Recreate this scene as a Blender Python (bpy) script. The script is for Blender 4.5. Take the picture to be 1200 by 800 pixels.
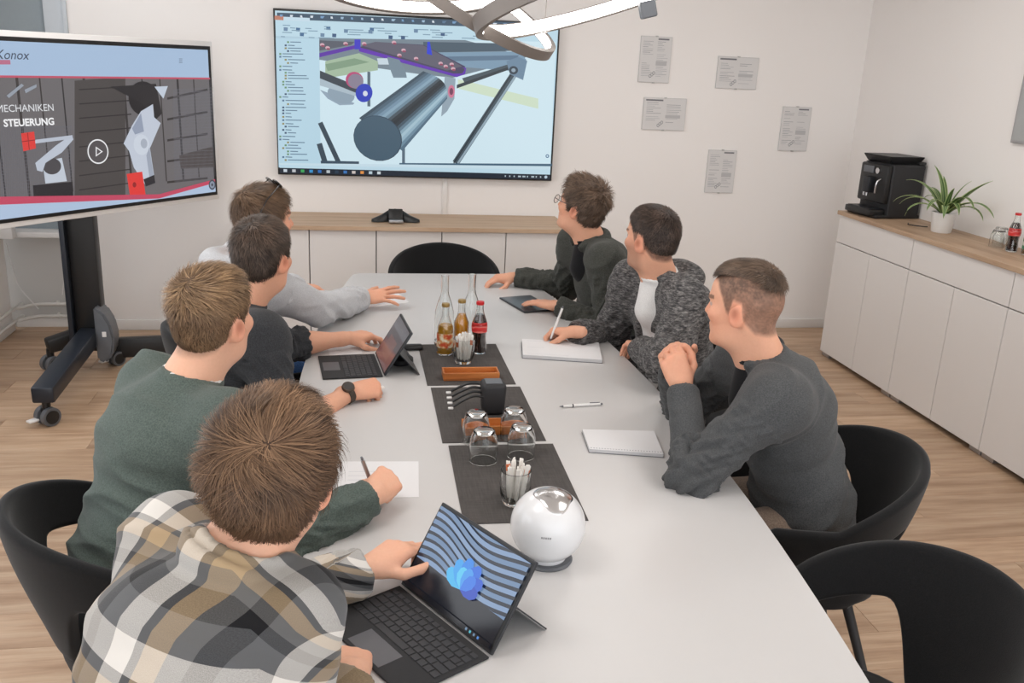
import bpy, bmesh, math, random
import numpy as np
from mathutils import Vector, Matrix, noise as mnoise

for o in list(bpy.data.objects): bpy.data.objects.remove(o)
SC = bpy.context.scene
COL = SC.collection
random.seed(7); RNG = np.random.default_rng(7)

# ------------------------------------------------------------------ camera
CAMZ = 1.8; FPX = 1067.0
ROT = np.array([[0.98578, 0.00586, -0.16794], [-0.16197, 0.29542, -0.94154], [0.04410, 0.95535, 0.29213]])
# orthonormalise
_y = ROT[1]/np.linalg.norm(ROT[1]); _z = ROT[2]-_y*np.dot(_y, ROT[2]); _z /= np.linalg.norm(_z)
ROT = np.array([np.cross(_y, _z), _y, _z])
cd = bpy.data.cameras.new('camera'); cam = bpy.data.objects.new('camera', cd); COL.objects.link(cam)
M = Matrix([list(ROT[i])+[0] for i in range(3)]+[[0,0,0,1]]); M[2][3] = CAMZ
cam.matrix_world = M
cd.sensor_width = 36.0; cd.lens = 36.0*FPX/1200.0; cd.clip_start = 0.05
SC.camera = cam

# ------------------------------------------------------------------ world, lights, exposure
SC.view_settings.view_transform = 'Standard'; SC.view_settings.look = 'None'
SC.view_settings.gamma = 1.0; SC.view_settings.use_curve_mapping = False
SC.view_settings.exposure = 0.0
w = bpy.data.worlds.new('world'); SC.world = w; w.use_nodes = True
w.node_tree.nodes['Background'].inputs[0].default_value = (0.93, 0.96, 1.0, 1)
w.node_tree.nodes['Background'].inputs[1].default_value = 2.4
def area(name, loc, size, power, col=(1,0.975,0.95), rot=(0,0,0)):
    l = bpy.data.lights.new(name, 'AREA'); l.shape = 'RECTANGLE'; l.size = size[0]; l.size_y = size[1]
    l.energy = power; l.color = col
    o = bpy.data.objects.new(name, l); COL.objects.link(o); o.location = loc; o.rotation_euler = rot
    return o
# added fill lights just under the ceiling, above the frame, without any fixture
for i, (x, y) in enumerate(((-0.8, 1.6), (1.9, 1.6), (-0.8, 4.2), (1.9, 4.2))):
    area('ceiling_fill_light', (x, y, 2.74), (0.9, 0.9), 16)

# ------------------------------------------------------------------ pixel helpers (used to read real positions off the photograph)
def ray(px, py):
    v = np.array([px-600.0, -(py-400.0), -FPX]); return ROT @ (v/np.linalg.norm(v))
CAM = np.array([0, 0, CAMZ])
def at_z(px, py, z): d = ray(px, py); return CAM+d*((z-CAMZ)/d[2])
def at_y(px, py, y): d = ray(px, py); return CAM+d*(y/d[1])
def at_x(px, py, x): d = ray(px, py); return CAM+d*(x/d[0])
def at_plane(px, py, p0, n): d = ray(px, py); return CAM+d*(np.dot(np.array(p0)-CAM, n)/np.dot(d, n))

# ------------------------------------------------------------------ materials
def lin(c):
    return tuple((x/12.92 if x <= 0.04045 else ((x+0.055)/1.055)**2.4) for x in c)
def srgb(r, g, b): return lin((r/255.0, g/255.0, b/255.0))
MATS = {}
class NT:
    def __init__(s, name):
        s.m = bpy.data.materials.new(name); s.m.use_nodes = True; s.t = s.m.node_tree
        s.b = s.t.nodes['Principled BSDF']; MATS[name] = s.m
    def n(s, typ, **kw):
        x = s.t.nodes.new(typ)
        for k, v in kw.items():
            if k.startswith('i_'):
                key = k[2:]
                key = int(key) if key.isdigit() else key.replace('_', ' ')
                x.inputs[key].default_value = v
            else: setattr(x, k, v)
        return x
    def l(s, a, b): s.t.links.new(a, b)
    def ramp(s, fac, stops, interp='LINEAR'):
        r = s.n('ShaderNodeValToRGB'); r.color_ramp.interpolation = interp
        e = r.color_ramp.elements
        while len(e) < len(stops): e.new(0.5)
        for el, (p, c) in zip(e, stops): el.position = p; el.color = tuple(c)+(1,)
        s.l(fac, r.inputs[0]); return r.outputs[0]
    def mix(s, fac, a, b, mode='MIX'):
        x = s.n('ShaderNodeMix', data_type='RGBA', blend_type=mode)
        for sock, v in ((x.inputs[0], fac), (x.inputs[6], a), (x.inputs[7], b)):
            if hasattr(v, 'links'): s.l(v, sock)
            elif isinstance(v, (int, float)): sock.default_value = v
            else: sock.default_value = tuple(v)+(1,) if len(v) == 3 else v
        return x.outputs[2]
    def math(s, op, a, b=0.0):
        x = s.n('ShaderNodeMath', operation=op)
        for sock, v in ((x.inputs[0], a), (x.inputs[1], b)):
            if hasattr(v, 'links'): s.l(v, sock)
            else: sock.default_value = v
        return x.outputs[0]
    def coords(s, kind='Object', scale=(1,1,1), rot=(0,0,0)):
        if kind == 'Attr':
            tc = s.n('ShaderNodeAttribute', attribute_name='cloth'); o = tc.outputs['Vector']
        else: o = s.n('ShaderNodeTexCoord').outputs[kind]
        mp = s.n('ShaderNodeMapping'); mp.inputs['Scale'].default_value = scale; mp.inputs['Rotation'].default_value = rot
        s.l(o, mp.inputs['Vector']); return mp.outputs['Vector']
    def noise(s, vec, scale=5, detail=4, rough=0.55):
        x = s.n('ShaderNodeTexNoise'); x.inputs['Scale'].default_value = scale
        x.inputs['Detail'].default_value = detail; x.inputs['Roughness'].default_value = rough
        if vec is not None: s.l(vec, x.inputs['Vector'])
        return x.outputs['Fac']
    def base(s, v):
        if hasattr(v, 'links'): s.l(v, s.b.inputs['Base Color'])
        else: s.b.inputs['Base Color'].default_value = tuple(v)+(1,)
    def bump(s, h, strength=0.3, dist=0.002):
        x = s.n('ShaderNodeBump'); x.inputs['Strength'].default_value = strength; x.inputs['Distance'].default_value = dist
        s.l(h, x.inputs['Height']); s.l(x.outputs[0], s.b.inputs['Normal'])
    def set(s, rough=0.5, metal=0.0, spec=None, trans=None, ior=None, sheen=None, coat=None, emit=None, estr=1.0):
        s.b.inputs['Roughness'].default_value = rough; s.b.inputs['Metallic'].default_value = metal
        if spec is not None: s.b.inputs['Specular IOR Level'].default_value = spec
        if trans is not None: s.b.inputs['Transmission Weight'].default_value = trans
        if ior: s.b.inputs['IOR'].default_value = ior
        if sheen: s.b.inputs['Sheen Weight'].default_value = sheen
        if coat: s.b.inputs['Coat Weight'].default_value = coat
        if emit is not None:
            s.b.inputs['Emission Color'].default_value = tuple(emit)+(1,); s.b.inputs['Emission Strength'].default_value = estr
        return s.m
def plain(name, col, rough=0.5, metal=0.0, var=0.06, scale=30, bump=0.0, **kw):
    t = NT(name); v = t.coords('Object')
    f = t.noise(v, scale, 3)
    t.base(t.mix(f, tuple(c*(1-var) for c in col), tuple(min(1, c*(1+var)) for c in col)))
    if bump: t.bump(t.noise(v, scale*6, 3), bump, 0.001)
    return t.set(rough, metal, **kw)
def wood(name, c1, c2, c3, axis=0, rough=0.45, scale=1.0, island=False):
    t = NT(name)
    sc = [9*scale]*3; sc[axis] = 0.9*scale
    oi = t.n('ShaderNodeObjectInfo')
    tc = t.n('ShaderNodeTexCoord'); add = t.n('ShaderNodeVectorMath', operation='ADD')
    comb = t.n('ShaderNodeCombineXYZ'); m10 = t.math('MULTIPLY', oi.outputs['Random'], 37.0)
    for i in range(3): t.l(m10, comb.inputs[i])
    t.l(tc.outputs['Object'], add.inputs[0]); t.l(comb.outputs[0], add.inputs[1])
    mp = t.n('ShaderNodeMapping'); mp.inputs['Scale'].default_value = sc; t.l(add.outputs[0], mp.inputs['Vector'])
    f = t.noise(mp.outputs[0], 2.2, 6, 0.6)
    col = t.ramp(f, [(0.28, c1), (0.5, c2), (0.72, c3)])
    mp2 = t.n('ShaderNodeMapping'); mp2.inputs['Scale'].default_value = [x*9 if i != axis else x*3 for i, x in enumerate(sc)]; t.l(add.outputs[0], mp2.inputs['Vector'])
    g = t.noise(mp2.outputs[0], 2.0, 3)
    col = t.mix(0.22, col, t.ramp(g, [(0.3, (0.45, 0.45, 0.45)), (0.6, (1, 1, 1))]), 'MULTIPLY')
    if island:
        r = t.math('MULTIPLY_ADD', oi.outputs['Random'], 0.22); r.node.inputs[2].default_value = 0.88
        cc = t.n('ShaderNodeCombineColor')
        for i in range(3): t.l(r, cc.inputs[i])
        col = t.mix(1.0, col, cc.outputs[0], 'MULTIPLY')
    t.base(col); t.bump(g, 0.08, 0.001)
    return t.set(rough)
def facecol(name, emit=None, rough=0.4, spec=0.5):
    t = NT(name); a = t.n('ShaderNodeAttribute', attribute_name='tint')
    if emit is None: t.l(a.outputs['Color'], t.b.inputs['Base Color'])
    else:
        t.base((0.01, 0.01, 0.012)); t.l(a.outputs['Color'], t.b.inputs['Emission Color']); t.b.inputs['Emission Strength'].default_value = emit
    return t.set(rough, spec=spec)

# ------------------------------------------------------------------ mesh helpers
def mesh_obj(name, verts, faces, mat=None, parent=None, smooth=False, loc=None):
    me = bpy.data.meshes.new(name); me.from_pydata([tuple(v) for v in verts], [], [tuple(f) for f in faces]); me.update()
    return link(name, me, mat, parent, smooth, loc)
def link(name, me, mat=None, parent=None, smooth=False, loc=None):
    if mat: me.materials.append(mat)
    if smooth: me.polygons.foreach_set('use_smooth', np.ones(len(me.polygons), dtype=bool))
    o = bpy.data.objects.new(name, me); COL.objects.link(o)
    if parent: o.parent = parent
    if loc is not None: o.location = loc
    return o
def bm_obj(name, bm, mat=None, parent=None, smooth=False, loc=None, angle=None):
    me = bpy.data.meshes.new(name); bmesh.ops.recalc_face_normals(bm, faces=bm.faces[:]); bm.to_mesh(me); bm.free()
    o = link(name, me, mat, parent, smooth or angle is not None, loc)
    if angle is not None: me.set_sharp_from_angle(angle=math.radians(angle))
    return o
def empty(name, loc=(0,0,0), rz=0.0):
    o = bpy.data.objects.new(name, None); COL.objects.link(o); o.location = loc; o.rotation_euler = (0,0,rz)
    o.empty_display_size = 0.05; return o
def tag(o, label, cat, group=None):
    o['label'] = label; o['category'] = cat
    if group: o['group'] = group
    return o
def struct(o): o['kind'] = 'structure'; return o
def b_box(bm, c, s, bev=0.0, seg=2, rot=None):
    r = bmesh.ops.create_cube(bm, size=1.0)
    vs = r['verts']
    mt = Matrix.Translation(Vector(c)) @ (rot.to_4x4() if rot else Matrix.Identity(4)) @ Matrix.Diagonal((s[0], s[1], s[2], 1))
    bmesh.ops.transform(bm, matrix=mt, verts=vs)
    if bev > 0:
        es = list({e for v in vs for e in v.link_edges})
        bmesh.ops.bevel(bm, geom=es, offset=bev, segments=seg, affect='EDGES', profile=0.5)
    return vs
def box(name, c, s, mat=None, parent=None, bev=0.0, seg=2, rot=None):
    bm = bmesh.new(); b_box(bm, c, s, bev, seg, rot); return bm_obj(name, bm, mat, parent, angle=35 if bev else None)
def b_lathe(bm, prof, seg=32, c=(0,0,0)):
    rings = []
    for (r, z) in prof:
        if r < 1e-5: rings.append([bm.verts.new((c[0], c[1], c[2]+z))])
        else: rings.append([bm.verts.new((c[0]+r*math.cos(2*math.pi*i/seg), c[1]+r*math.sin(2*math.pi*i/seg), c[2]+z)) for i in range(seg)])
    for a, b in zip(rings[:-1], rings[1:]):
        if len(a) == 1 and len(b) == 1: continue
        for i in range(seg):
            j = (i+1) % seg
            if len(a) == 1: bm.faces.new((a[0], b[i], b[j]))
            elif len(b) == 1: bm.faces.new((a[i], a[j], b[0]))
            else: bm.faces.new((a[i], a[j], b[j], b[i]))
def lathe(name, prof, mat=None, parent=None, seg=32, loc=None, angle=40):
    bm = bmesh.new(); b_lathe(bm, prof, seg); return bm_obj(name, bm, mat, parent, angle=angle, loc=loc)
def b_tube(bm, pts, r, seg=8, caps=True):
    pts = [Vector(p) for p in pts]; n = len(pts)
    rr = r if isinstance(r, (list, tuple)) else [r]*n
    up = Vector((0,0,1)); rings = []; prev = None
    for i, p in enumerate(pts):
        t = (pts[min(i+1, n-1)]-pts[max(i-1, 0)]).normalized()
        if prev is None:
            a = t.cross(up) if abs(t.z) < 0.95 else t.cross(Vector((1,0,0)))
        else: a = prev - t*prev.dot(t)
        a.normalize(); prev = a; b = t.cross(a)
        rings.append([bm.verts.new(p+a*rr[i]*math.cos(2*math.pi*k/seg)+b*rr[i]*math.sin(2*math.pi*k/seg)) for k in range(seg)])
    for x, y in zip(rings[:-1], rings[1:]):
        for k in range(seg): bm.faces.new((x[k], x[(k+1)%seg], y[(k+1)%seg], y[k]))
    if caps:
        bm.faces.new(rings[0][::-1]); bm.faces.new(rings[-1])
def tube(name, pts, r, mat=None, parent=None, seg=8, angle=50):
    bm = bmesh.new(); b_tube(bm, pts, r, seg); return bm_obj(name, bm, mat, parent, angle=angle)
def spline(pts, n=8):
    pts = [np.array(p, float) for p in pts]; P = [2*pts[0]-pts[1]]+pts+[2*pts[-1]-pts[-2]]; out = []
    for i in range(1, len(P)-2):
        for k in range(n):
            t = k/n; a, b, c, d = P[i-1], P[i], P[i+1], P[i+2]
            out.append(0.5*((2*b)+(-a+c)*t+(2*a-5*b+4*c-d)*t*t+(-a+3*b-3*c+d)*t**3))
    out.append(pts[-1]); return out
def prism(name, poly, z0, z1, mat=None, parent=None, bev=0.0, seg=2):
    bm = bmesh.new(); lo = [bm.verts.new((x, y, z0)) for x, y in poly]; hi = [bm.verts.new((x, y, z1)) for x, y in poly]
    n = len(poly); bm.faces.new(lo[::-1]); top = bm.faces.new(hi)
    for i in range(n): bm.faces.new((lo[i], lo[(i+1)%n], hi[(i+1)%n], hi[i]))
    if bev:
        es = [e for e in bm.edges if abs(e.verts[0].co.z-e.verts[1].co.z) < 1e-6]
        bmesh.ops.bevel(bm, geom=es, offset=bev, segments=seg, affect='EDGES', profile=0.5)
    return bm_obj(name, bm, mat, parent, angle=35)
def copy_tree(o, parent=None):
    c = o.copy(); COL.objects.link(c)
    if parent: c.parent = parent
    for ch in list(o.children): copy_tree(ch, c)
    return c

# flat print built from polygons: list of (points2d, sRGB colour); later ones lie a hair above earlier ones
class Print:
    def __init__(s): s.v = []; s.f = []; s.c = []; s.k = 0
    def poly(s, pts, col, lift=None):
        s.k += 1; z = s.k*0.00003; b = len(s.v)
        s.v += [(p[0], p[1], z) for p in pts]; s.f.append(tuple(range(b, b+len(pts)))); s.c.append(srgb(*col))
    def rect(s, x0, y0, x1, y1, col): s.poly([(x0,y0),(x1,y0),(x1,y1),(x0,y1)], col)
    def line(s, a, b, w, col):
        a = np.array(a, float); b = np.array(b, float); d = b-a; d /= np.linalg.norm(d)+1e-9; n = np.array([-d[1], d[0]])*w/2
        s.poly([a+n, b+n, b-n, a-n], col)
    def disc(s, c, rx, ry, col, n=24, rot=0.0):
        cr, sr = math.cos(rot), math.sin(rot)
        s.poly([(c[0]+rx*math.cos(t)*cr-ry*math.sin(t)*sr, c[1]+rx*math.cos(t)*sr+ry*math.sin(t)*cr) for t in np.linspace(0, 2*math.pi, n, endpoint=False)], col)
    def text(s, txt, x, y, size, col, xf=None, bold=0.0, shear=0.0):
        c = bpy.data.curves.new('t', 'FONT'); c.body = txt; c.size = size; c.offset = bold; c.shear = shear; c.resolution_u = 3
        o = bpy.data.objects.new('t', c); COL.objects.link(o); dg = bpy.context.evaluated_depsgraph_get()
        me = bpy.data.meshes.new_from_object(o.evaluated_get(dg))
        s.k += 1; z = s.k*0.00003; b = len(s.v)
        for v in me.vertices: s.v.append((x+v.co.x, y-v.co.y if xf is None else y+v.co.y, z))
        for p in me.polygons: s.f.append(tuple(b+i for i in p.vertices)); s.c.append(srgb(*col))
        bpy.data.objects.remove(o); bpy.data.curves.remove(c); bpy.data.meshes.remove(me)
    def build(s, name, mat, parent, fn):
        """fn maps (x, y, lift) to a 3D point"""
        o = mesh_obj(name, [fn(*v) for v in s.v], s.f, mat, parent)
        at = o.data.attributes.new('tint', 'FLOAT_COLOR', 'FACE')
        at.data.foreach_set('color', np.array([tuple(c)+(1,) for c in s.c], dtype=np.float32).ravel())
        return o
# ================================================================== SETTING
t = NT('wall_paint'); v = t.coords('Object'); f = t.noise(v, 90, 4)
t.base(t.mix(t.noise(v, 1.3, 2), srgb(240, 236, 233), srgb(243, 239, 236))); t.bump(f, 0.12, 0.001); WALL = t.set(0.85, spec=0.2)
t = NT('niche_shade_grey'); v = t.coords('Object'); t.base(t.mix(t.noise(v, 2, 2), srgb(196, 194, 190), srgb(202, 200, 197))); NICHE = t.set(0.8)  # greyer than the wall: shade of the recess put into the colour
CEIL = plain('ceiling_paint', srgb(238, 236, 232), 0.9, var=0.01)
TRIMW = plain('white_trim', srgb(232, 229, 226), 0.45, var=0.01)
OAK = wood('oak_plank', srgb(160, 128, 101), srgb(186, 155, 127), srgb(204, 177, 150), axis=0, rough=0.42, island=True)
SUB = plain('subfloor', srgb(70, 52, 38), 0.9)

XL, XR, YB, YF, ZC = -2.2, 3.48, 6.119, -1.6, 2.75
XN = -1.693   # edge of the window niche in the back wall
struct(box('wall_back', ((XN+XR+0.1)/2, YB+0.1, ZC/2), (XR+0.1-XN, 0.2, ZC), WALL))
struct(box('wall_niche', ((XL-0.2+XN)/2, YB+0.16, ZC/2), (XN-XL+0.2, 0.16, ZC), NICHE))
struct(box('wall_right', (XR+0.1, (YB+YF)/2, ZC/2), (0.2, YB-YF, ZC), WALL))
struct(box('ceiling', ((XL+XR)/2, (YB+YF)/2, ZC+0.06), (XR-XL+0.4, YB-YF+0.4, 0.1), CEIL))
# left wall with a long window opening
bm = bmesh.new()
for c, s in ((((XL-0.1), (YB+YF)/2, 0.42), (0.2, YB-YF, 0.84)), ((XL-0.1, (YB+YF)/2, 2.6), (0.2, YB-YF, 0.3)),
             ((XL-0.1, 5.75, 1.645), (0.2, 0.74, 1.61)), ((XL-0.1, -0.4, 1.645), (0.2, 2.4, 1.61))): b_box(bm, c, s)
struct(bm_obj('wall_left', bm, WALL))
wf = struct(empty('window_2', (XL-0.1, 3.0, 0.84)))
for y in (0.83, 2.35, 3.85, 5.35): box('frame_post', (0, y-3.0, 0.805), (0.07, 0.06, 1.61), TRIMW, wf, 0.004)
for z in (0.03, 1.58): box('frame_rail', (0, 0.09, z), (0.06, 4.5, 0.06), TRIMW, wf, 0.004)
# floor: planks laid across the room
fl = struct(box('floor', ((XL+XR)/2, (YB+YF)/2, -0.035), (XR-XL+0.3, YB-YF+0.3, 0.04), SUB))
PW, PL = 0.192, 1.285
bm = bmesh.new(); b_box(bm, (0, 0, -0.006), (PL-0.0012, PW-0.0012, 0.012), 0.0008, 1)
me = bpy.data.meshes.new('plank'); bm.to_mesh(me); bm.free(); me.materials.append(OAK)
row = 0; y = YF
while y < YB+PW:
    x = XL-0.2-PL*((row*0.37) % 1.0)
    while x < XR+0.1:
        if x+PL > XL-0.1:
            o = bpy.data.objects.new('plank', me); COL.objects.link(o); o.parent = fl
            o.location = (x+PL/2-fl.location.x, y+PW/2-fl.location.y, -fl.location.z)
        x += PL
    y += PW; row += 1
# baseboards
def baseboard(name, c, s): return struct(box(name, c, s, TRIMW, None, 0.004))
baseboard('baseboard_back', ((XN+XR)/2, YB-0.008, 0.035), (XR-XN, 0.016, 0.07))
baseboard('baseboard_niche', ((XL+XN)/2, YB+0.072, 0.03), (XN-XL, 0.016, 0.06))
baseboard('baseboard_left', (XL+0.008, (YB+YF)/2, 0.035), (0.016, YB-YF, 0.07))
baseboard('baseboard_right', (XR-0.008, (YB+YF)/2, 0.035), (0.016, YB-YF-0.04, 0.07))
# window in the niche: frame, grey blind, sill
win = struct(empty('window_1', ((XL+XN)/2, YB+0.05, 0.62)))
BLIND = plain('grey_blind', srgb(150, 160, 166), 0.8, var=0.03, scale=60)
GREYF = plain('grey_window_frame', srgb(196, 202, 208), 0.45, var=0.02)
bw = XN-XL
box('blind', (-0.06, 0.015, 1.08), (bw-0.1, 0.02, 2.1), BLIND, win, 0.003)
box('frame_post', (bw/2-0.068, -0.008, 1.08), (0.136, 0.07, 2.1), GREYF, win, 0.004)
box('frame_post', (bw/2-0.012, -0.02, 1.08), (0.024, 0.09, 2.1), GREYF, win, 0.004)
box('frame_rail', (0, -0.008, 2.08), (bw, 0.07, 0.1), GREYF, win, 0.004)
box('window_sill', (0, -0.03, 0.02), (bw, 0.2, 0.035), TRIMW, win, 0.004)
# heating pipes that run along the niche and turn along the left wall
PIPE = plain('pipe_paint', srgb(214, 211, 206), 0.35, var=0.02)
for z in (0.165, 0.085):
    pts = [(XN-0.004, YB+0.03, z), (XL+0.22, YB+0.03, z), (XL+0.14, YB+0.01, z), (XL+0.07, YB-0.08, z), (XL+0.05, YB-0.2, z), (XL+0.05, 3.0, z)]
    o = empty('heating_pipe', (XL+0.2, YB+0.03, z))
    p = tube('pipe', [np.array(q)-np.array(o.location) for q in spline(pts, 4)], 0.012, PIPE, o, 10)
    for (cx, cy) in ((-1.93, YB+0.03), (XL+0.05, 5.2)):
        bm = bmesh.new(); b_box(bm, (cx-o.location.x, cy+0.018-o.location.y if cy > 6 else cy-o.location.y, 0), (0.018, 0.03, 0.036) if cy > 6 else (0.05, 0.018, 0.036), 0.004, 1)
        bm_obj('pipe_clip', bm, PIPE, o)
    tag(o, 'upper white heating pipe low on the niche wall' if z > 0.1 else 'lower white heating pipe just above the baseboard', 'pipe', 'heating pipes')
# white cable duct from the TV down to the sideboard
struct(box('trim_1', (0.585, YB-0.008, 0.93), (0.035, 0.016, 0.27), TRIMW, None, 0.003))
# ================================================================== FURNITURE
WHITE = plain('white_laminate', srgb(200, 198, 197), 0.36, var=0.008, scale=8)
CABW = plain('white_cabinet_front', srgb(226, 222, 219), 0.5, var=0.008, scale=6)
GAP = plain('shadow_gap', srgb(60, 54, 50), 0.8)
BLACK = plain('black_plastic', srgb(26, 26, 27), 0.42, var=0.1)
BLACKM = plain('black_matt', srgb(38, 38, 40), 0.6, var=0.1)
DARKM = plain('dark_metal', srgb(44, 46, 50), 0.4, metal=0.3)
CHROME = plain('chrome', srgb(210, 210, 212), 0.18, metal=1.0, var=0.02)
ALU = plain('brushed_aluminium', srgb(176, 176, 178), 0.35, metal=0.8)
GREYP = plain('grey_plastic', srgb(96, 99, 104), 0.4)
WPL = plain('white_plastic', srgb(232, 230, 228), 0.3, var=0.01)
OAKX = wood('oak_top_x', srgb(176, 146, 118), srgb(197, 168, 140), srgb(208, 182, 156), axis=0, rough=0.5)
OAKY = wood('oak_top_y', srgb(160, 130, 104), srgb(184, 154, 126), srgb(198, 170, 143), axis=1, rough=0.5)
t = NT('chair_felt'); v = t.coords('Object'); f = t.noise(v, 240, 3)
t.base(t.mix(f, srgb(17, 17, 18), srgb(34, 34, 35))); t.bump(t.noise(v, 420, 2), 0.35, 0.001); FELT = t.set(0.95, spec=0.15, sheen=0.15)

# ---- conference table (boat shaped)
TCX, TY0, TY1, TZ = 0.415, 0.80, 4.61, 0.74
def half_w(y): return 0.612-0.0505*(y-2.70)**2
def table_outline(inset=0.0, r=0.07):
    pts = []; ys = np.linspace(TY0+r, TY1-r, 33)
    for y in ys: pts.append((TCX+half_w(y)-inset, y))
    hw = half_w(TY1-r)-inset
    for a in np.linspace(0, 90, 8)[1:]: pts.append((TCX+hw-r+r*math.cos(math.radians(a)), TY1-r+(r-inset)*math.sin(math.radians(a))))
    for a in np.linspace(90, 180, 8)[:-1]: pts.append((TCX-hw+r+r*math.cos(math.radians(a)), TY1-r+(r-inset)*math.sin(math.radians(a))))
    for y in ys[::-1]: pts.append((TCX-half_w(y)+inset, y))
    hw = half_w(TY0+r)-inset
    for a in np.linspace(180, 270, 8)[1:]: pts.append((TCX-hw+r+r*math.cos(math.radians(a)), TY0+r+(r-inset)*math.sin(math.radians(a))))
    for a in np.linspace(270, 360, 8)[:-1]: pts.append((TCX+hw-r+r*math.cos(math.radians(a)), TY0+r+(r-inset)*math.sin(math.radians(a))))
    return pts
tb = empty('conference_table', (TCX, 2.7, 0))
off = lambda pl: [(x-TCX, y-2.7) for x, y in pl]
prism('tabletop', off(table_outline()), TZ-0.028, TZ, WHITE, tb, 0.002, 2)
for s in (-1, 1):
    for sx in (-1, 1): box('leg', (sx*0.26, s*1.2, 0.355), (0.07, 0.07, 0.70), ALU, tb, 0.004)
    box('foot', (0, s*1.2, 0.02), (0.7, 0.09, 0.035), ALU, tb, 0.004)
    box('crossbar', (0, s*1.2, 0.69), (0.6, 0.06, 0.04), ALU, tb, 0.003)
tag(tb, 'long white boat-shaped conference table in the middle of the room', 'table')

# ---- tub chairs
def chair_mesh():
    R, L = 0.262, 0.27
    smax = math.pi/2*R+L; N = 72; T = 9
    ss = np.linspace(-smax, smax, N+1)
    def path(s):
        a = abs(s); sg = 1 if s >= 0 else -1
        if a <= math.pi/2*R: ph = a/R; return -R*math.cos(ph), sg*R*math.sin(ph), -math.cos(ph), sg*math.sin(ph)
        d = a-math.pi/2*R; return d, sg*(R-0.05*(d/L)**2), 0.0, float(sg)
    def sm(a, b, x): x = min(1, max(0, (x-a)/(b-a))); return x*x*(3-2*x)
    verts = []; faces = []
    for s in ss:
        x, y, nx, ny = path(s); a = abs(s)/smax
        ph_ = min(1.0, abs(s)/(math.pi/2*R)); ztop = 0.665+0.14*max(0, math.cos(ph_*math.pi/2))**0.8-0.16*sm(0.86, 1.0, a)
        tlo = 0.60*sm(0.13, 0.30, a)*(1-sm(0.62, 0.86, a))
        for k in range(T+1):
            t = tlo+(1-tlo)*k/T
            z = 0.43+(ztop-0.43)*t
            fl = -0.05+0.085*math.sin(t*math.pi/2)*(0.75+0.35*(z-0.43)/0.37)
            verts.append((x+nx*fl, y+ny*fl, z))
    for i in range(N):
        for k in range(T):
            a = i*(T+1)+k; faces.append((a, a+T+1, a+T+2, a+1))
    return verts, faces
def make_chair():
    r = empty('tub_chair')
    v, f = chair_mesh(); sh = mesh_obj('shell', v, f, FELT, r, True)
    md = sh.modifiers.new('s', 'SOLIDIFY'); md.thickness = 0.03; md.offset = 0.0
    md = sh.modifiers.new('b', 'SUBSURF'); md.levels = 1; md.render_levels = 1
    bm = bmesh.new(); out = []
    for k in range(40):
        a = 2*math.pi*k/40; c, s = math.cos(a), math.sin(a)
        out.append((0.02+0.235*math.copysign(abs(c)**0.75, c), 0.232*math.copysign(abs(s)**0.75, s)))
    st = prism('seat', out, 0.395, 0.455, FELT, r, 0.02, 3)
    box('seat_frame', (0.0, 0, 0.38), (0.24, 0.24, 0.03), BLACKM, r, 0.006)
    for sx, sy in ((1,1),(1,-1),(-1,1),(-1,-1)):
        tube('leg', [(sx*0.11, sy*0.11, 0.385), (sx*0.23, sy*0.21, 0.0)], [0.016, 0.010], BLACKM, r, 10)
    return r
CH = []
def put_chair(first, x, y, deg, label):
    c = first if not CH else copy_tree(first)
    c.location = (x, y, 0); c.rotation_euler = (0, 0, math.radians(deg)); CH.append(c)
    tag(c, label, 'chair', 'black tub chairs round the conference table'); return c
ch0 = make_chair()
put_chair(ch0, 1.06, 1.49, 186, 'empty black felt tub chair at the near right corner of the table')
put_chair(ch0, 0.475, 4.83, -90, 'empty black felt tub chair at the far end of the table below the wall screen')
put_chair(ch0, 1.29, 2.24, 172, 'black felt tub chair under the man in dark grey with folded hands')
put_chair(ch0, 1.36, 3.30, 168, 'black tub chair under the man in the speckled grey hoodie')
put_chair(ch0, 1.30, 4.02, 165, 'black tub chair under the man in the dark olive overshirt')
put_chair(ch0, -0.50, 2.09, 28, 'black felt tub chair under the man in the green sweater')
put_chair(ch0, -0.30, 1.04, 42, 'black tub chair under the man in the checked flannel shirt')
put_chair(ch0, -0.37, 2.78, 20, 'black tub chair under the man in charcoal with rolled sleeves')
put_chair(ch0, -0.42, 3.52, 14, 'black tub chair under the man in the light grey hoodie')

# ---- low sideboard under the wall screen
SBY, SBZ, SBX0, SBW = 5.60, 0.805, -0.69, 0.4055
for i in range(5):
    x0 = SBX0+i*SBW
    u = empty('sideboard_unit', (x0+SBW/2, SBY+0.26, 0))
    box('carcass', (0, 0.015, 0.425), (SBW-0.002, 0.47, 0.705), CABW if i in (0, 4) else GAP, u)
    box('door', (0, -0.235, 0.425), (SBW-0.006, 0.018, 0.70), CABW, u, 0.0015, 1)
    box('plinth', (0, 0.03, 0.036), (SBW-0.002, 0.40, 0.07), BLACKM, u)
    tag(u, ('leftmost', 'second from the left', 'middle', 'second from the right', 'rightmost')[i]+' white cupboard of the low sideboard under the wall screen', 'cabinet', 'sideboard cupboards')
o = box('oak_worktop', (SBX0+2.5*SBW, SBY+0.25, SBZ-0.013), (5*SBW+0.02, 0.52, 0.026), OAKX, None, 0.001, 1)
tag(o, 'long light oak top of the low sideboard', 'worktop')

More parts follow.
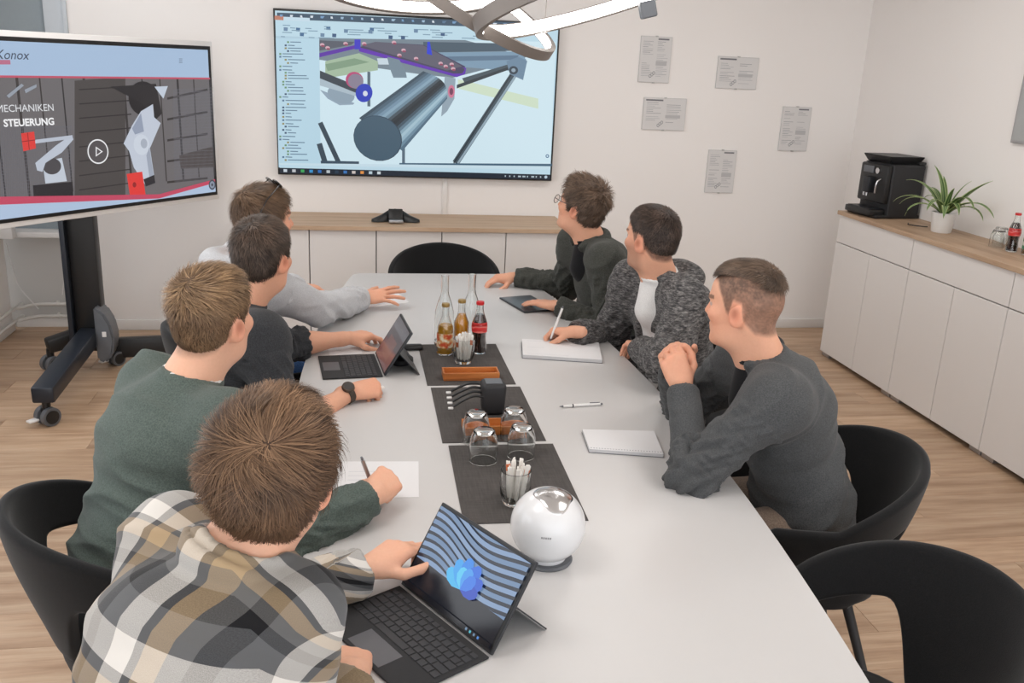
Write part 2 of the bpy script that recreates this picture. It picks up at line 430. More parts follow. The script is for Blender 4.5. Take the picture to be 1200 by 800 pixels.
# ---- tall cupboards along the right wall
CBX, CBZ, CBW = 3.095, 0.98, 0.8355
for i in range(4):
    y1 = 5.466-i*CBW; yc = y1-CBW/2
    u = empty('cupboard', (CBX+0.19, yc, 0))
    box('carcass', (0.01, 0, 0.488), (0.355, CBW-0.002, 0.920), GAP if 0 < i else CABW, u)
    dr = box('drawer', (-0.18, 0, 0.868), (0.018, CBW-0.006, 0.176), CABW, u, 0.0015, 1)
    for s in (1, -1): box('door', (-0.18, s*CBW/4, 0.4035), (0.018, CBW/2-0.005, 0.741), CABW, u, 0.0015, 1)
    for s in (1, -1): box('foot', (-0.11, s*(CBW/2-0.05), 0.0135), (0.12, 0.09, 0.025), ALU, u, 0.002, 1)
    for s in (1, -1): box('foot', (0.13, s*(CBW/2-0.05), 0.0135), (0.06, 0.09, 0.025), ALU, u, 0.002, 1)
    tag(u, ('white two-door cupboard with drawer under the coffee machine', 'white two-door cupboard with drawer under the potted plant', 'white cupboard at the right edge of the picture under the dark drink bottle', 'white cupboard nearest the camera on the right wall')[i], 'cabinet', 'right wall cupboards')
o = box('oak_worktop', ((CBX-0.012+XR)/2, 5.47-2*CBW, CBZ-0.0125), (XR-CBX+0.012, 4*CBW+0.012, 0.025), OAKY, None, 0.001, 1)
tag(o, 'long oak worktop on the right-hand cupboards', 'worktop')

# ================================================================== WALL SCREEN
SCR = facecol('screen_image', emit=0.86, rough=0.25, spec=0.3)
PRN = facecol('printed_sheet', rough=0.6, spec=0.2)
TVX0, TVX1, TVZ0, TVZ1, TVY = -0.494, 1.300, 1.050, 2.056, 6.07
tv = empty('wall_screen', ((TVX0+TVX1)/2, 6.09, (TVZ0+TVZ1)/2))
TW, TH = TVX1-TVX0, TVZ1-TVZ0
box('housing', (0, 0, 0), (TW, 0.055, TH), BLACK, tv, 0.004)
p = Print()
def tvp(px, py): q = at_y(px, py, 6.061); return (q[0]-(TVX0+TVX1)/2, q[2]-(TVZ0+TVZ1)/2)
def cr(x, y): return tvp(300+x*0.3499, y*0.35)         # coordinates read off an enlarged view of the screen
def P4(*a): return [cr(*q) for q in a]
hw, hh = TW/2-0.012, TH/2-0.014
p.rect(-hw, -hh-0.004, hw, hh, (196, 226, 240))
p.poly(P4((70,42),(1010,80),(1008,100),(180,68),(70,60)), (62, 84, 104))                          # title bar
p.poly(P4((62,52),(92,54),(92,68),(62,66)), (196, 128, 104))
p.poly(P4((92,56),(180,60),(180,72),(92,68)), (205, 228, 242))
for i in range(26):
    x = 80+i*34; y = 45+0.040*x
    p.poly(P4((x,y),(x+random.choice((6,10,14)),y+0.4),(x+8,y+8),(x,y+7)), random.choice(((220,230,240),(120,160,200),(90,120,150),(160,190,215))))
p.poly(P4((66,120),(1006,150),(1006,158),(66,128)), (182, 212, 228))
for i in range(70):                                                                              # ribbon icons and captions
    x = random.uniform(75, 770); y = random.choice((80, 88, 96, 104, 118))+0.032*x; wd = random.uniform(8, 40)
    if random.random() < 0.25: p.poly(P4((x,y),(x+14,y+1),(x+13,y+13),(x,y+12)), random.choice(((70,110,150),(110,140,170),(60,90,130))))
    else: p.poly(P4((x,y),(x+wd,y+1),(x+wd,y+4),(x,y+3)), (128, 158, 180))
p.poly(P4((66,128),(212,130),(215,548),(76,560)), (190, 222, 238))                                # model tree
yy = 138
while yy < 540:
    ind = random.choice((78, 88, 96, 104)); wd = random.uniform(18, 70)
    p.poly(P4((ind,yy),(ind+7,yy),(ind+7,yy+6),(ind,yy+6)), random.choice(((90,120,150),(110,150,110),(60,80,110),(150,140,90))))
    p.poly(P4((ind+11,yy+1),(min(ind+11+wd,205),yy+2),(min(ind+11+wd,205),yy+5),(ind+11,yy+4)), (96, 124, 148))
    yy += random.choice((9.5, 10, 11, 12))
p.poly(P4((212,128),(1004,140),(985,556),(217,548)), (216, 240, 250))                              # viewport
p.poly(P4((212,128),(700,134),(905,190),(890,200),(660,260),(560,250),(212,200)), (120, 136, 148))  # deck behind
p.poly(P4((560,140),(880,146),(880,170),(560,176)), (74, 92, 106)); p.poly(P4((560,176),(880,172),(905,200),(890,240),(560,214)), (128, 158, 182))
p.poly(P4((600,190),(880,185),(870,200),(600,206)), (96, 122, 146))
p.poly(P4((232,205),(345,178),(408,205),(408,235),(232,262)), (168, 192, 164)); p.poly(P4((232,215),(330,195),(380,208),(240,238)), (132, 160, 132))
p.poly(P4((676,265),(945,330),(945,364),(676,296)), (214, 232, 206))                               # pale green plate
p.poly(P4((700,280),(840,235),(845,215),(690,262)), (70, 84, 92)); p.poly(P4((672,296),(850,232),(850,222),(672,284)), (46, 56, 62))
# struts
for a, b, wd, c in (((872,235),(668,546),24,(64,80,90)),((880,237),(676,546),7,(150,172,186)),((866,232),(662,546),4,(34,44,52)),((215,410),(278,546),16,(58,74,86)),((212,480),(232,546),18,(60,76,88)),((494,400),(494,546),10,(90,110,126)),((378,240),(378,356),10,(90,110,124))):
    p.line(cr(*a), cr(*b), wd*0.0019, c)
p.poly(P4((838,205),(880,190),(908,204),(894,268),(850,248)), (112, 140, 164)); p.disc(cr(862,235), 0.03, 0.026, (52, 66, 78)); p.disc(cr(862,235), 0.014, 0.012, (150,170,186))
# motor on the left
p.poly(P4((214,300),(330,345),(325,350),(280,352),(240,330)), (150, 170, 188)); p.disc(cr(285,316), 0.085, 0.055, (146, 166, 182), rot=-0.2)
p.poly(P4((214,236),(345,290),(338,318),(214,268)), (54, 64, 74)); p.poly(P4((214,262),(338,312),(336,322),(214,286)), (176, 194, 206))
p.disc(cr(330,268), 0.055, 0.05, (190, 70, 120)); p.disc(cr(334,272), 0.048, 0.045, (140, 130, 150))
p.disc(cr(362,311), 0.052, 0.058, (36, 56, 190), rot=-0.4); p.disc(cr(366,313), 0.015, 0.017, (220, 226, 240))
# purple plate with bolts
p.poly(P4((345,158),(400,140),(560,150),(700,222),(696,250),(670,258),(345,172)), (70, 62, 92)); p.poly(P4((352,152),(400,140),(560,152),(690,222),(640,236)), (96, 94, 110))
p.poly(P4((212,178),(345,148),(345,160),(212,192)), (92, 40, 168)); p.poly(P4((345,158),(660,246),(690,246),(700,232),(690,224),(704,228),(700,248),(672,258),(345,172)), (98, 40, 180))
p.poly(P4((212,135),(330,140),(320,150),(212,170)), (88, 92, 104)); p.poly(P4((330,132),(350,132),(350,165),(330,165)), (60, 50, 200)); p.poly(P4((574,140),(582,140),(590,185),(572,180)), (40, 60, 220))
for (x, y) in ((222,150),(240,160),(480,185),(494,168),(462,142),(655,215),(660,230),(618,212),(635,222),(536,196),(300,146),(362,146)):
    p.disc(cr(x, y), 0.014, 0.010, (220, 176, 190)); p.disc(cr(x+2, y+4), 0.012, 0.006, (150, 70, 96))
p.poly(P4((440,190),(480,200),(500,235),(505,260),(460,260),(445,220)), (120, 140, 154)); p.poly(P4((405,195),(440,195),(445,216),(410,216)), (206, 222, 232))
p.poly(P4((632,255),(668,262),(664,330),(640,372),(620,390)), (150, 168, 182)); p.disc(cr(654,306), 0.022, 0.04, (214, 120, 150)); p.disc(cr(654,306), 0.012, 0.022, (120, 60, 90))
# big roller: bands along its length
A0, A1 = np.array((345.,395.)), np.array((560.,238.)); B0, B1 = np.array((490.,505.)), np.array((640.,330.))
bands = [(58,78,92),(76,100,118),(96,124,144),(120,150,172),(140,170,190),(112,140,158),(70,84,94),(40,48,54),(30,38,44),(38,48,56),(64,84,98),(96,124,142),(140,172,190),(168,198,212),(150,182,200),(110,142,162),(84,112,132)]
nb = len(bands)
for i, c in enumerate(bands):
    f0, f1 = i/nb, (i+1)/nb
    def e(f): return math.sin(f*math.pi)*np.array((26., -10.))
    p.poly([cr(*(A0+(B0-A0)*f0)), cr(*(A1+(B1-A1)*f0+e(f0))), cr(*(A1+(B1-A1)*f1+e(f1))), cr(*(A0+(B0-A0)*f1))], c)
p.disc(cr(408,463), 0.157, 0.142, (46, 66, 82), rot=-0.35); p.disc(cr(407,463), 0.153, 0.138, (66, 92, 110), rot=-0.35)
p.poly(P4((480,545),(992,548),(990,556),(480,552)), (70, 100, 122)); p.poly(P4((217,537),(345,540),(345,550),(217,547)), (62, 82, 98))
p.poly(P4((78,552),(985,568),(985,556),(78,545)), (206, 230, 242))
p.rect(-hw, -hh-0.004, hw, -hh+0.030, (22, 34, 48))                                                  # task bar
cols = ((210,220,230),(196,200,206),(60,170,90),(60,150,210),(40,110,190),(190,200,206),(40,60,80),(60,120,190),(210,200,196),(230,150,70),(190,210,220),(210,220,226))
for i, c in enumerate(cols): x = -hw+0.035+i*0.054; p.rect(x-0.011, -hh+0.004, x+0.011, -hh+0.022, c)
for i in range(9): x = hw-0.31+i*0.03; p.rect(x, -hh+0.008, x+random.choice((0.008,0.02)), -hh+0.018, (180,196,206))
p.disc((hw-0.03, -hh+0.013), 0.010, 0.010, (190,210,225))
p.disc(cr(975,522), 0.012, 0.012, (70, 110, 150)); p.disc(cr(975,522), 0.006, 0.006, (216,240,250))
p.build('screen_picture', SCR, tv, lambda x, y, z: (x, -0.0278-z, y))
tag(tv, 'large wall-mounted screen showing a CAD model of a steel roller', 'screen')

# ================================================================== WHEELED DISPLAY
DA = np.array([-0.82, 5.75]); DU = np.array([-0.61, -0.792]); DU /= np.linalg.norm(DU); DN = np.array([-DU[1], DU[0]])
DZ0, DZ1, DW = 0.935, 1.842, 1.61
dctr = np.array([*(DA+DU*DW/2), (DZ0+DZ1)/2])
ds = empty('presentation_display', tuple(dctr), math.atan2(-DU[1], -DU[0]))     # local +x towards the right end, -y faces the room
box('housing', (0, 0.025, 0), (DW, 0.06, DZ1-DZ0), WPL, ds, 0.006)
box('bezel', (0, -0.006, 0), (DW-0.045, 0.012, DZ1-DZ0-0.055), BLACK, ds, 0.002, 1)
box('side_buttons', (DW/2+0.002, 0.02, 0.05), (0.008, 0.02, 0.10), GREYP, ds, 0.002, 1)
p = Print()
def dp(px, py):
    q = at_plane(px, py, (DA[0]+DN[0]*0.013, DA[1]+DN[1]*0.013, 1), np.array([DN[0], DN[1], 0]))
    d = q-dctr; return (-(d[0]*DU[0]+d[1]*DU[1]), d[2])
def dc(x, y): return dp(x*0.35, y*0.35)
def D4(*a): return [dc(*q) for q in a]
sx1, sz = DW/2-0.044, (DZ1-DZ0)/2-0.048
p.rect(-sx1, -sz, sx1, sz, (168, 192, 220))
bm_y0, bm_y1 = dc(690, 250)[1], dc(690, 640)[1]
p.rect(-sx1, -sz, sx1, dc(640,262)[1], (108, 105, 107))                                   # photograph of the robot cell
pz1 = dc(640, 262)[1]; pz0 = dc(0, 690)[1]+0.03
R_ = random.Random(4)
for i in range(13):
    x = -sx1+0.08+i*0.12; p.rect(x, pz0, x+R_.choice((0.008, 0.014)), pz1, R_.choice(((58,54,54),(48,46,48))))
p.poly(D4((250,270),(420,258),(420,675),(250,690)), (74, 70, 69))
for k in range(8): p.line(dc(265, 300+k*48), dc(440, 290+k*46), 0.006, (50, 46, 47))
for k in range(5): p.line(dc(560, 330+k*70), dc(695, 300+k*74), 0.012, (56, 52, 52))
p.poly(D4((600,520),(712,490),(718,560),(605,565)), (70, 62, 58))
for k in range(40):                                                                                  # mesh fence
    x = 580+k*3.3; p.line(dc(x, 300), dc(x+6, 610), 0.0016, (112, 112, 120))
for k in range(28): y = 300+k*11; p.line(dc(580, y), dc(712, y-6), 0.0016, (112, 112, 120))
for k in range(50): x = 2+k*4.8; p.line(dc(x, 420), dc(x+2, 680), 0.0016, (106, 106, 114))
for k in range(22): y = 430+k*11; p.line(dc(2, y), dc(240, y-6), 0.0016, (106, 106, 114))
p.poly(D4((20,320),(70,280),(78,286),(28,328)), (150, 158, 170)); p.poly(D4((80,300),(120,282),(120,292),(84,312)), (150,158,170))
# right robot arm
p.disc(dc(480,330), 0.10, 0.09, (34, 32, 34)); p.poly(D4((370,290),(520,280),(540,380),(520,400),(480,350)), (40, 38, 40))
p.poly(D4((515,290),(560,288),(545,330)), (196, 206, 220))
p.poly(D4((412,480),(440,420),(470,372),(510,348),(514,392),(536,412),(500,496),(516,600),(484,618),(446,560),(430,505)), (196, 204, 218))
p.poly(D4((440,430),(470,378),(480,440),(450,450)), (150, 160, 180)); p.disc(dc(472,484), 0.052, 0.055, (206, 214, 226)); p.disc(dc(480,480), 0.022, 0.026, (170, 178, 192))
p.poly(D4((498,492),(514,596),(500,606),(488,520)), (160, 168, 184))
p.poly(D4((478,600),(514,585),(518,612),(486,624)), (40, 40, 46)); p.poly(D4((422,582),(474,574),(486,656),(434,660)), (226, 60, 56)); p.disc(dc(448,618), 0.012, 0.014, (150, 34, 36))
# left robot arm
p.poly(D4((108,620),(240,608),(244,670),(112,680)), (40, 38, 42)); p.poly(D4((140,540),(205,528),(222,606),(150,614)), (196, 204, 216)); p.disc(dc(172,556), 0.050, 0.040, (74, 72, 76))
p.poly(D4((116,545),(186,486),(236,452),(244,466),(205,510),(150,545),(140,575),(122,570)), (190, 198, 212)); p.poly(D4((112,468),(240,452),(242,464),(116,480)), (186, 194, 208))
p.poly(D4((68,446),(112,440),(118,496),(76,506)), (222, 62, 58)); p.line(dc(90,444), dc(96,502), 0.004, (150,40,40)); p.line(dc(70,474), dc(116,468), 0.004, (150,40,40))
# captions
def dtext(s, px0, py0, size, col, bold=0.0, right_px=None, shear=0.0):
    a = dc(px0, py0); n0 = len(p.v); p.text(s, a[0], a[1], size, col, xf=1, bold=bold, shear=shear)
    xs = [v[0] for v in p.v[n0:]]
    if right_px is not None:
        e = dc(*right_px)[0]; dx = e-max(xs); p.v[n0:] = [(v[0]+dx, v[1], v[2]) for v in p.v[n0:]]
dtext('MECHANIKEN', 0, 375, 0.047, (226, 228, 232), right_px=(178, 372))
dtext('STEUERUNG', 0, 424, 0.047, (246, 246, 248), bold=0.0014, right_px=(180, 420))
dtext('Konox', 0, 197, 0.060, (58, 66, 84), right_px=(98, 196), shear=0.3)
for k in range(9): a_ = dc(31-k*4.2, 208); p.rect(a_[0]-0.008, a_[1]-0.010, a_[0]+0.002, a_[1]+0.010, (186, 110, 138))
p.disc(dc(326,507), 0.063, 0.063, (236, 236, 238), 40); p.disc(dc(326,507), 0.056, 0.056, (84, 80, 82), 40)
p.poly(D4((318,490),(342,507),(318,524)), (236, 236, 238)); p.poly(D4((321.5,496),(336,507),(321.5,518)), (84, 80, 82))
for k in range(3): y = 197+k*6; p.line(dc(597, y), dc(608, y), 0.004, (120, 134, 156))
p.line((-sx1, pz1), (sx1, pz1), 0.010, (196, 84, 106))
zz = dc(690, 618)[1]
p.poly([(-sx1, -sz), (sx1, -sz), (sx1, dc(712,610)[1]), (dc(530,660)[0], dc(530,660)[1]), (-sx1, pz0+0.005)], (176, 196, 222))
p.poly([(sx1, dc(712,600)[1]), (sx1, dc(712,612)[1]), dc(530,664), (-sx1, pz0-0.01), (-sx1, pz0+0.03), dc(530,650)], (196, 74, 100))
p.disc(dc(708,618), 0.027, 0.03, (70, 76, 88), 28); p.disc(dc(708,618), 0.019, 0.021, (140, 150, 168), 28); p.disc(dc(708,618), 0.008, 0.009, (70, 76, 88))
p.build('screen_picture', facecol('display_image', emit=0.92, rough=0.2, spec=0.5), ds, lambda x, y, z: (x, -0.0125-z, y))
tag(ds, 'large white-framed display on wheels showing a picture of robots', 'screen')

# ---- its wheeled stand
st = empty('display_stand', (-1.50, 5.30, 0))
def L(x, y, z): return (x+1.50, y-5.30, z)
def beam(name, a, b, w0, h0, w1, h1, mat, bev=0.012):
    a = Vector(a); b = Vector(b); d = (b-a).normalized(); s = d.cross(Vector((0,0,1))).normalized(); u = s.cross(d)
    bm = bmesh.new(); vs = []
    for pt, w_, h_ in ((a, w0, h0), (b, w1, h1)):
        for i, j in ((-1,-1),(1,-1),(1,1),(-1,1)): vs.append(bm.verts.new(pt+s*w_/2*i+u*h_/2*j))
    for f in ((0,1,2,3),(7,6,5,4),(0,4,5,1),(1,5,6,2),(2,6,7,3),(3,7,4,0)): bm.faces.new([vs[i] for i in f])
    bmesh.ops.bevel(bm, geom=bm.edges[:], offset=bev, segments=2, affect='EDGES', profile=0.5)
    return bm_obj(name, bm, mat, st, angle=40)
NAVY = plain('stand_blue_black', srgb(40, 45, 54), 0.35, metal=0.2)
box('column', (-0.005, 0.05, 0.78), (0.145, 0.09, 1.34), BLACK, st, 0.006)
box('column_edge', (-0.092, 0.02, 0.70), (0.028, 0.11, 1.18), NAVY, st, 0.004)
box('mount_bracket', (0.01, -0.09, 1.30), (0.12, 0.20, 0.26), BLACKM, st, 0.01)
beam('front_leg', L(-1.505, 5.30, 0.205), L(-1.500, 4.43, 0.165), 0.10, 0.10, 0.105, 0.085, NAVY)
beam('side_leg', L(-1.50, 5.42, 0.20), L(-1.73, 5.27, 0.155), 0.09, 0.10, 0.08, 0.08, BLACK)
beam('rear_beam', L(-1.44, 5.40, 0.10), L(-0.76, 5.50, 0.10), 0.06, 0.115, 0.06, 0.115, BLACK, 0.006)
bm = bmesh.new(); prof = [(0.0, 0.02), (0.04, 0.00), (0.085, 0.05), (0.10, 0.14), (0.085, 0.23), (0.05, 0.30), (0.0, 0.33)]
lo = [bm.verts.new((x+0.045, -0.075, z+0.06)) for x, z in prof]; hi = [bm.verts.new((x+0.035, 0.09, z+0.06)) for x, z in prof]
bm.faces.new(lo[::-1]); bm.faces.new(hi)
for i in range(len(prof)): j = (i+1) % len(prof); bm.faces.new((lo[i], lo[j], hi[j], hi[i]))
bmesh.ops.bevel(bm, geom=bm.edges[:], offset=0.012, segments=2, affect='EDGES')
cv = bm_obj('motor_cover', bm, GREYP, st, angle=50)
box('badge', (0.093, -0.0765, 0.235), (0.022, 0.004, 0.03), WPL, cv, 0.001, 1)
def castor(x, y, sc=1.0, lock=False):
    c = empty('castor', (x+1.50, y-5.30, 0)); c.parent = st
    tube('stem', [(0,0,0.085*sc), (0,0,0.135*sc)], 0.02*sc, BLACK, c, 12)
    box('fork', (0, 0, 0.066*sc), (0.045*sc, 0.05*sc, 0.05*sc), BLACK, c, 0.008)
    for s in (-1, 1):
        bm = bmesh.new(); b_tube(bm, [(s*0.012*sc,0,0.047*sc),(s*0.040*sc,0,0.047*sc)], 0.047*sc, 24); bm_obj('wheel', bm, GREYP, c, angle=40)
        bm = bmesh.new(); b_tube(bm, [(s*0.036*sc,0,0.047*sc),(s*0.044*sc,0,0.047*sc)], 0.034*sc, 20); bm_obj('hub', bm, BLACK, c, angle=40)
    if lock: box('brake_lever', (-0.02, -0.065, 0.035), (0.035, 0.05, 0.012), WPL, c, 0.003, 1)
    c.rotation_euler = (0, 0, math.radians(-40)); return c
castor(-1.500, 4.47, 1.0, True); castor(-1.72, 5.28, 1.0); castor(-1.40, 5.39, 0.9, True); castor(-0.80, 5.47, 0.9)
tag(st, 'black wheeled stand with castors under the white-framed display', 'stand')

# loose white cables hanging behind the display, and the white socket box
CAB = plain('white_cable', srgb(224, 222, 220), 0.5)
for i, pts in enumerate(([(7,285),(14,310),(22,335),(45,362)], [(73,262),(71,290),(75,320),(73,345)])):
    q = [at_y(x, y, 6.085) for x, y in pts]; o = tube('cable', [a-q[0] for a in spline(q, 5)], 0.0035, CAB, None, 6); o.location = q[0]
    tag(o, ('white cable hanging in a curve at the left edge of the picture', 'white cable hanging straight beside the stand column')[i], 'cable', 'white cables under the display')
a = at_y(5, 272, 6.0)
o = box('socket_box', (0, 0, 0), (0.16, 0.07, 0.07), WPL, None, 0.006); o.location = (a[0]-0.02, 5.99, a[2]); tag(o, 'white socket box on the window sill at the left edge', 'box')
# ================================================================== ORGANIC SURFACES (signed distance fields meshed by surface nets)
def nrm(v): v = np.array(v, float); return v/(np.linalg.norm(v)+1e-12)
def A3(v): return np.array(v, float)
def smin(a, b, k):
    if k <= 0: return np.minimum(a, b)
    h = np.maximum(k-np.abs(a-b), 0)/k; return np.minimum(a, b)-h*h*(k*0.25)
class Field:
    def __init__(s, lo, hi, h):
        s.lo = A3(lo); s.h = h; s.n = np.ceil((A3(hi)-s.lo)/h).astype(int)+1
        s.F = np.full(s.n, 0.5, np.float32)
        s.ax = [(s.lo[i]+np.arange(s.n[i])*h).astype(np.float32) for i in range(3)]
    def reg(s, lo, hi):
        i0 = np.clip(np.floor((A3(lo)-s.lo)/s.h).astype(int), 0, s.n-1); i1 = np.clip(np.ceil((A3(hi)-s.lo)/s.h).astype(int)+1, 1, s.n)
        sl = tuple(slice(a, b) for a, b in zip(i0, i1))
        return sl, s.ax[0][sl[0]][:,None,None], s.ax[1][sl[1]][None,:,None], s.ax[2][sl[2]][None,None,:]
    def op(s, fn, lo, hi, k, mode):
        m = k+4*s.h; sl, X, Y, Z = s.reg(A3(lo)-m, A3(hi)+m)
        if s.F[sl].size == 0: return
        d = fn(X, Y, Z).astype(np.float32)
        s.F[sl] = smin(s.F[sl], d, k) if mode > 0 else -smin(-s.F[sl], d, k)
    def cone(s, a, b, ra, rb, k=0.01, mode=1):
        a = A3(a); b = A3(b); ab = b-a; l2 = float(ab@ab)+1e-12
        def fn(X, Y, Z):
            t = np.clip(((X-a[0])*ab[0]+(Y-a[1])*ab[1]+(Z-a[2])*ab[2])/l2, 0, 1)
            return np.sqrt((X-a[0]-t*ab[0])**2+(Y-a[1]-t*ab[1])**2+(Z-a[2]-t*ab[2])**2)-(ra+(rb-ra)*t)
        r = max(ra, rb); s.op(fn, np.minimum(a, b)-r, np.maximum(a, b)+r, k, mode)
    def ell(s, c, fr, rad, k=0.01, mode=1):
        c = A3(c); fr = A3(fr); rad = A3(rad); ext = np.sqrt(((fr*rad[:,None])**2).sum(0))
        def fn(X, Y, Z):
            q = [(X-c[0])*f[0]+(Y-c[1])*f[1]+(Z-c[2])*f[2] for f in fr]
            k0 = np.sqrt(sum((q[i]/rad[i])**2 for i in range(3))); k1 = np.sqrt(sum((q[i]/rad[i]**2)**2 for i in range(3)))+1e-6
            return k0*(k0-1)/k1
        s.op(fn, c-ext, c+ext, k, mode)
    def torus(s, c, axis, R, r, k=0.01, squash=1.0, mode=1):
        c = A3(c); ax = nrm(axis)
        def fn(X, Y, Z):
            h = (X-c[0])*ax[0]+(Y-c[1])*ax[1]+(Z-c[2])*ax[2]
            rr = np.sqrt(np.maximum((X-c[0])**2+(Y-c[1])**2+(Z-c[2])**2-h*h, 0))
            return (np.sqrt((rr-R)**2+(h/squash)**2)-r)*min(1.0, squash)
        e = R+r*max(1, squash); s.op(fn, c-e, c+e, k, mode)
    def box(s, c, fr, half, r=0.005, k=0.005, mode=1):
        c = A3(c); fr = A3(fr); half = A3(half); e = np.abs(fr.T) @ (half+r)
        def fn(X, Y, Z):
            q = [np.abs((X-c[0])*f[0]+(Y-c[1])*f[1]+(Z-c[2])*f[2])-hh for f, hh in zip(fr, half)]
            return np.sqrt(sum(np.maximum(x, 0)**2 for x in q))+np.minimum(np.maximum(np.maximum(q[0], q[1]), q[2]), 0)-r
        s.op(fn, c-e, c+e, k, mode)
    def custom(s, fn, lo, hi, k, mode): s.op(fn, lo, hi, k, mode)
    def mesh(s):
        F = s.F; S = F < 0
        n = s.n; cnt = np.zeros(n-1, np.uint8)
        for dx in (0,1):
            for dy in (0,1):
                for dz in (0,1): cnt += S[dx:n[0]-1+dx, dy:n[1]-1+dy, dz:n[2]-1+dz]
        act = np.nonzero((cnt > 0) & (cnt < 8)); I = np.stack(act, 1); m = len(I)
        ids = np.full(n-1, -1, np.int32); ids[act] = np.arange(m)
        val = np.empty((m, 8), np.float32); offs = [(a>>2 & 1, a>>1 & 1, a & 1) for a in range(8)]
        for j, o in enumerate(offs): val[:, j] = F[act[0]+o[0], act[1]+o[1], act[2]+o[2]]
        acc = np.zeros((m, 3)); num = np.zeros(m)
        for a in range(8):
            for bit in (1, 2, 4):
                b = a | bit
                if b == a: continue
                va, vb = val[:, a], val[:, b]; c = (va < 0) != (vb < 0)
                t = np.where(c, va/np.where(c, va-vb, 1), 0); oa, ob = A3(offs[a]), A3(offs[b])
                acc += np.where(c[:,None], oa+(ob-oa)*t[:,None], 0); num += c
        V = s.lo+(I+acc/num[:,None])*s.h
        Q = []
        for ax in range(3):
            sl0 = [slice(None)]*3; sl1 = [slice(None)]*3; sl0[ax] = slice(0, -1); sl1[ax] = slice(1, None)
            a, b = S[tuple(sl0)], S[tuple(sl1)]; e = np.nonzero(a != b); E = np.stack(e, 1)
            o1, o2 = (ax+1) % 3, (ax+2) % 3
            ok = (E[:,o1] > 0) & (E[:,o2] > 0) & (E[:,o1] < n[o1]-1) & (E[:,o2] < n[o2]-1); E = E[ok]
            fl = a[tuple(E.T)]
            def cid(d1, d2): C = E.copy(); C[:,o1] -= d1; C[:,o2] -= d2; return ids[tuple(C.T)]
            q = np.stack([cid(1,1), cid(0,1), cid(0,0), cid(1,0)], 1)
            q[~fl] = q[~fl][:, ::-1]; Q.append(q)
        return V, np.concatenate(Q)
def vnormals(V, Q):
    n = np.cross(V[Q[:,2]]-V[Q[:,0]], V[Q[:,3]]-V[Q[:,1]]); N = np.zeros_like(V)
    for j in range(4): np.add.at(N, Q[:,j], n)
    return N/(np.linalg.norm(N, axis=1, keepdims=True)+1e-12)
def relax(V, Q, it=1, lam=0.5):
    for _ in range(it):
        acc = np.zeros_like(V); c = np.zeros(len(V))
        for j in range(4):
            a, b = Q[:,j], Q[:,(j+1)%4]; np.add.at(acc, a, V[b]); np.add.at(c, a, 1); np.add.at(acc, b, V[a]); np.add.at(c, b, 1)
        V = V+lam*(acc/np.maximum(c,1)[:,None]-V)
    return V
def quad_mesh(name, V, Q, mat, parent, origin, attrs=None):
    me = bpy.data.meshes.new(name); me.vertices.add(len(V)); me.vertices.foreach_set('co', (V-A3(origin)).astype(np.float32).ravel())
    me.loops.add(Q.size); me.loops.foreach_set('vertex_index', Q.astype(np.int32).ravel())
    k = Q.shape[1]; me.polygons.add(len(Q)); me.polygons.foreach_set('loop_start', np.arange(0, Q.size, k, dtype=np.int32))
    me.update(calc_edges=True); me.validate()
    for nm, (typ, arr) in (attrs or {}).items():
        at = me.attributes.new(nm, typ, 'POINT'); at.data.foreach_set('color' if typ == 'FLOAT_COLOR' else 'vector', arr.astype(np.float32).ravel())
    return link(name, me, mat, parent, True)
_T = RNG.random(4096).astype(np.float32)
def vnoise(P):
    P = np.asarray(P, float); i = np.floor(P).astype(np.int64); f = P-i; f = f*f*(3-2*f); out = 0
    for dx in (0,1):
        for dy in (0,1):
            for dz in (0,1):
                h = ((i[:,0]+dx)*73856093 ^ (i[:,1]+dy)*19349663 ^ (i[:,2]+dz)*83492791) & 4095
                wgt = (f[:,0] if dx else 1-f[:,0])*(f[:,1] if dy else 1-f[:,1])*(f[:,2] if dz else 1-f[:,2])
                out = out+_T[h]*wgt
    return out*2-1
def ridge(P): return 1-2*np.abs(vnoise(P))

# ------------------------------------------------------------------ hands
POSE = dict(
    flat=dict(c=[(6,10,6)]*4, sp=(0.10,0.03,-0.05,-0.14), th=((.55,.75,-.25),(.8,.55,-.2),(.9,.4,-.15))),
    spread=dict(c=[(2,12,8),(2,8,6),(4,10,8),(8,16,10)], sp=(0.26,0.06,-0.14,-0.34), th=((.45,.85,-.3),(.7,.7,-.25),(.85,.5,-.2))),
    relaxed=dict(c=[(22,28,15),(28,34,20),(32,38,20),(34,40,22)], sp=(0.07,0.02,-0.03,-0.09), th=((.6,.65,-.45),(.9,.3,-.35),(.97,.05,-.3))),
    claw=dict(c=[(38,42,25),(40,48,28),(42,50,28),(44,52,30)], sp=(0.08,0.02,-0.04,-0.10), th=((.6,.6,-.5),(.9,.2,-.4),(.95,.0,-.35))),
    pen=dict(c=[(48,52,22),(58,66,30),(66,78,40),(70,84,42)], sp=(0.04,0.01,-0.02,-0.05), th=((.62,.45,-.62),(.88,-.05,-.45),(.9,-.25,-.3))),
    fist=dict(c=[(62,80,50),(70,88,55),(74,92,55),(76,92,55)], sp=(0.03,0.01,-0.01,-0.04), th=((.6,.55,-.55),(.85,-.15,-.5),(.75,-.55,-.35))),
    grip=dict(c=[(20,40,28),(26,46,30),(30,50,32),(34,52,32)], sp=(0.06,0.02,-0.03,-0.08), th=((.55,.8,-.2),(.85,.5,.05),(.95,.3,.1))),
    lace=dict(c=[(58,50,18),(60,52,20),(62,54,20),(64,54,20)], sp=(0.07,0.02,-0.03,-0.08), th=((.6,.65,-.35),(.85,.2,-.45),(.9,-.15,-.4))),
)
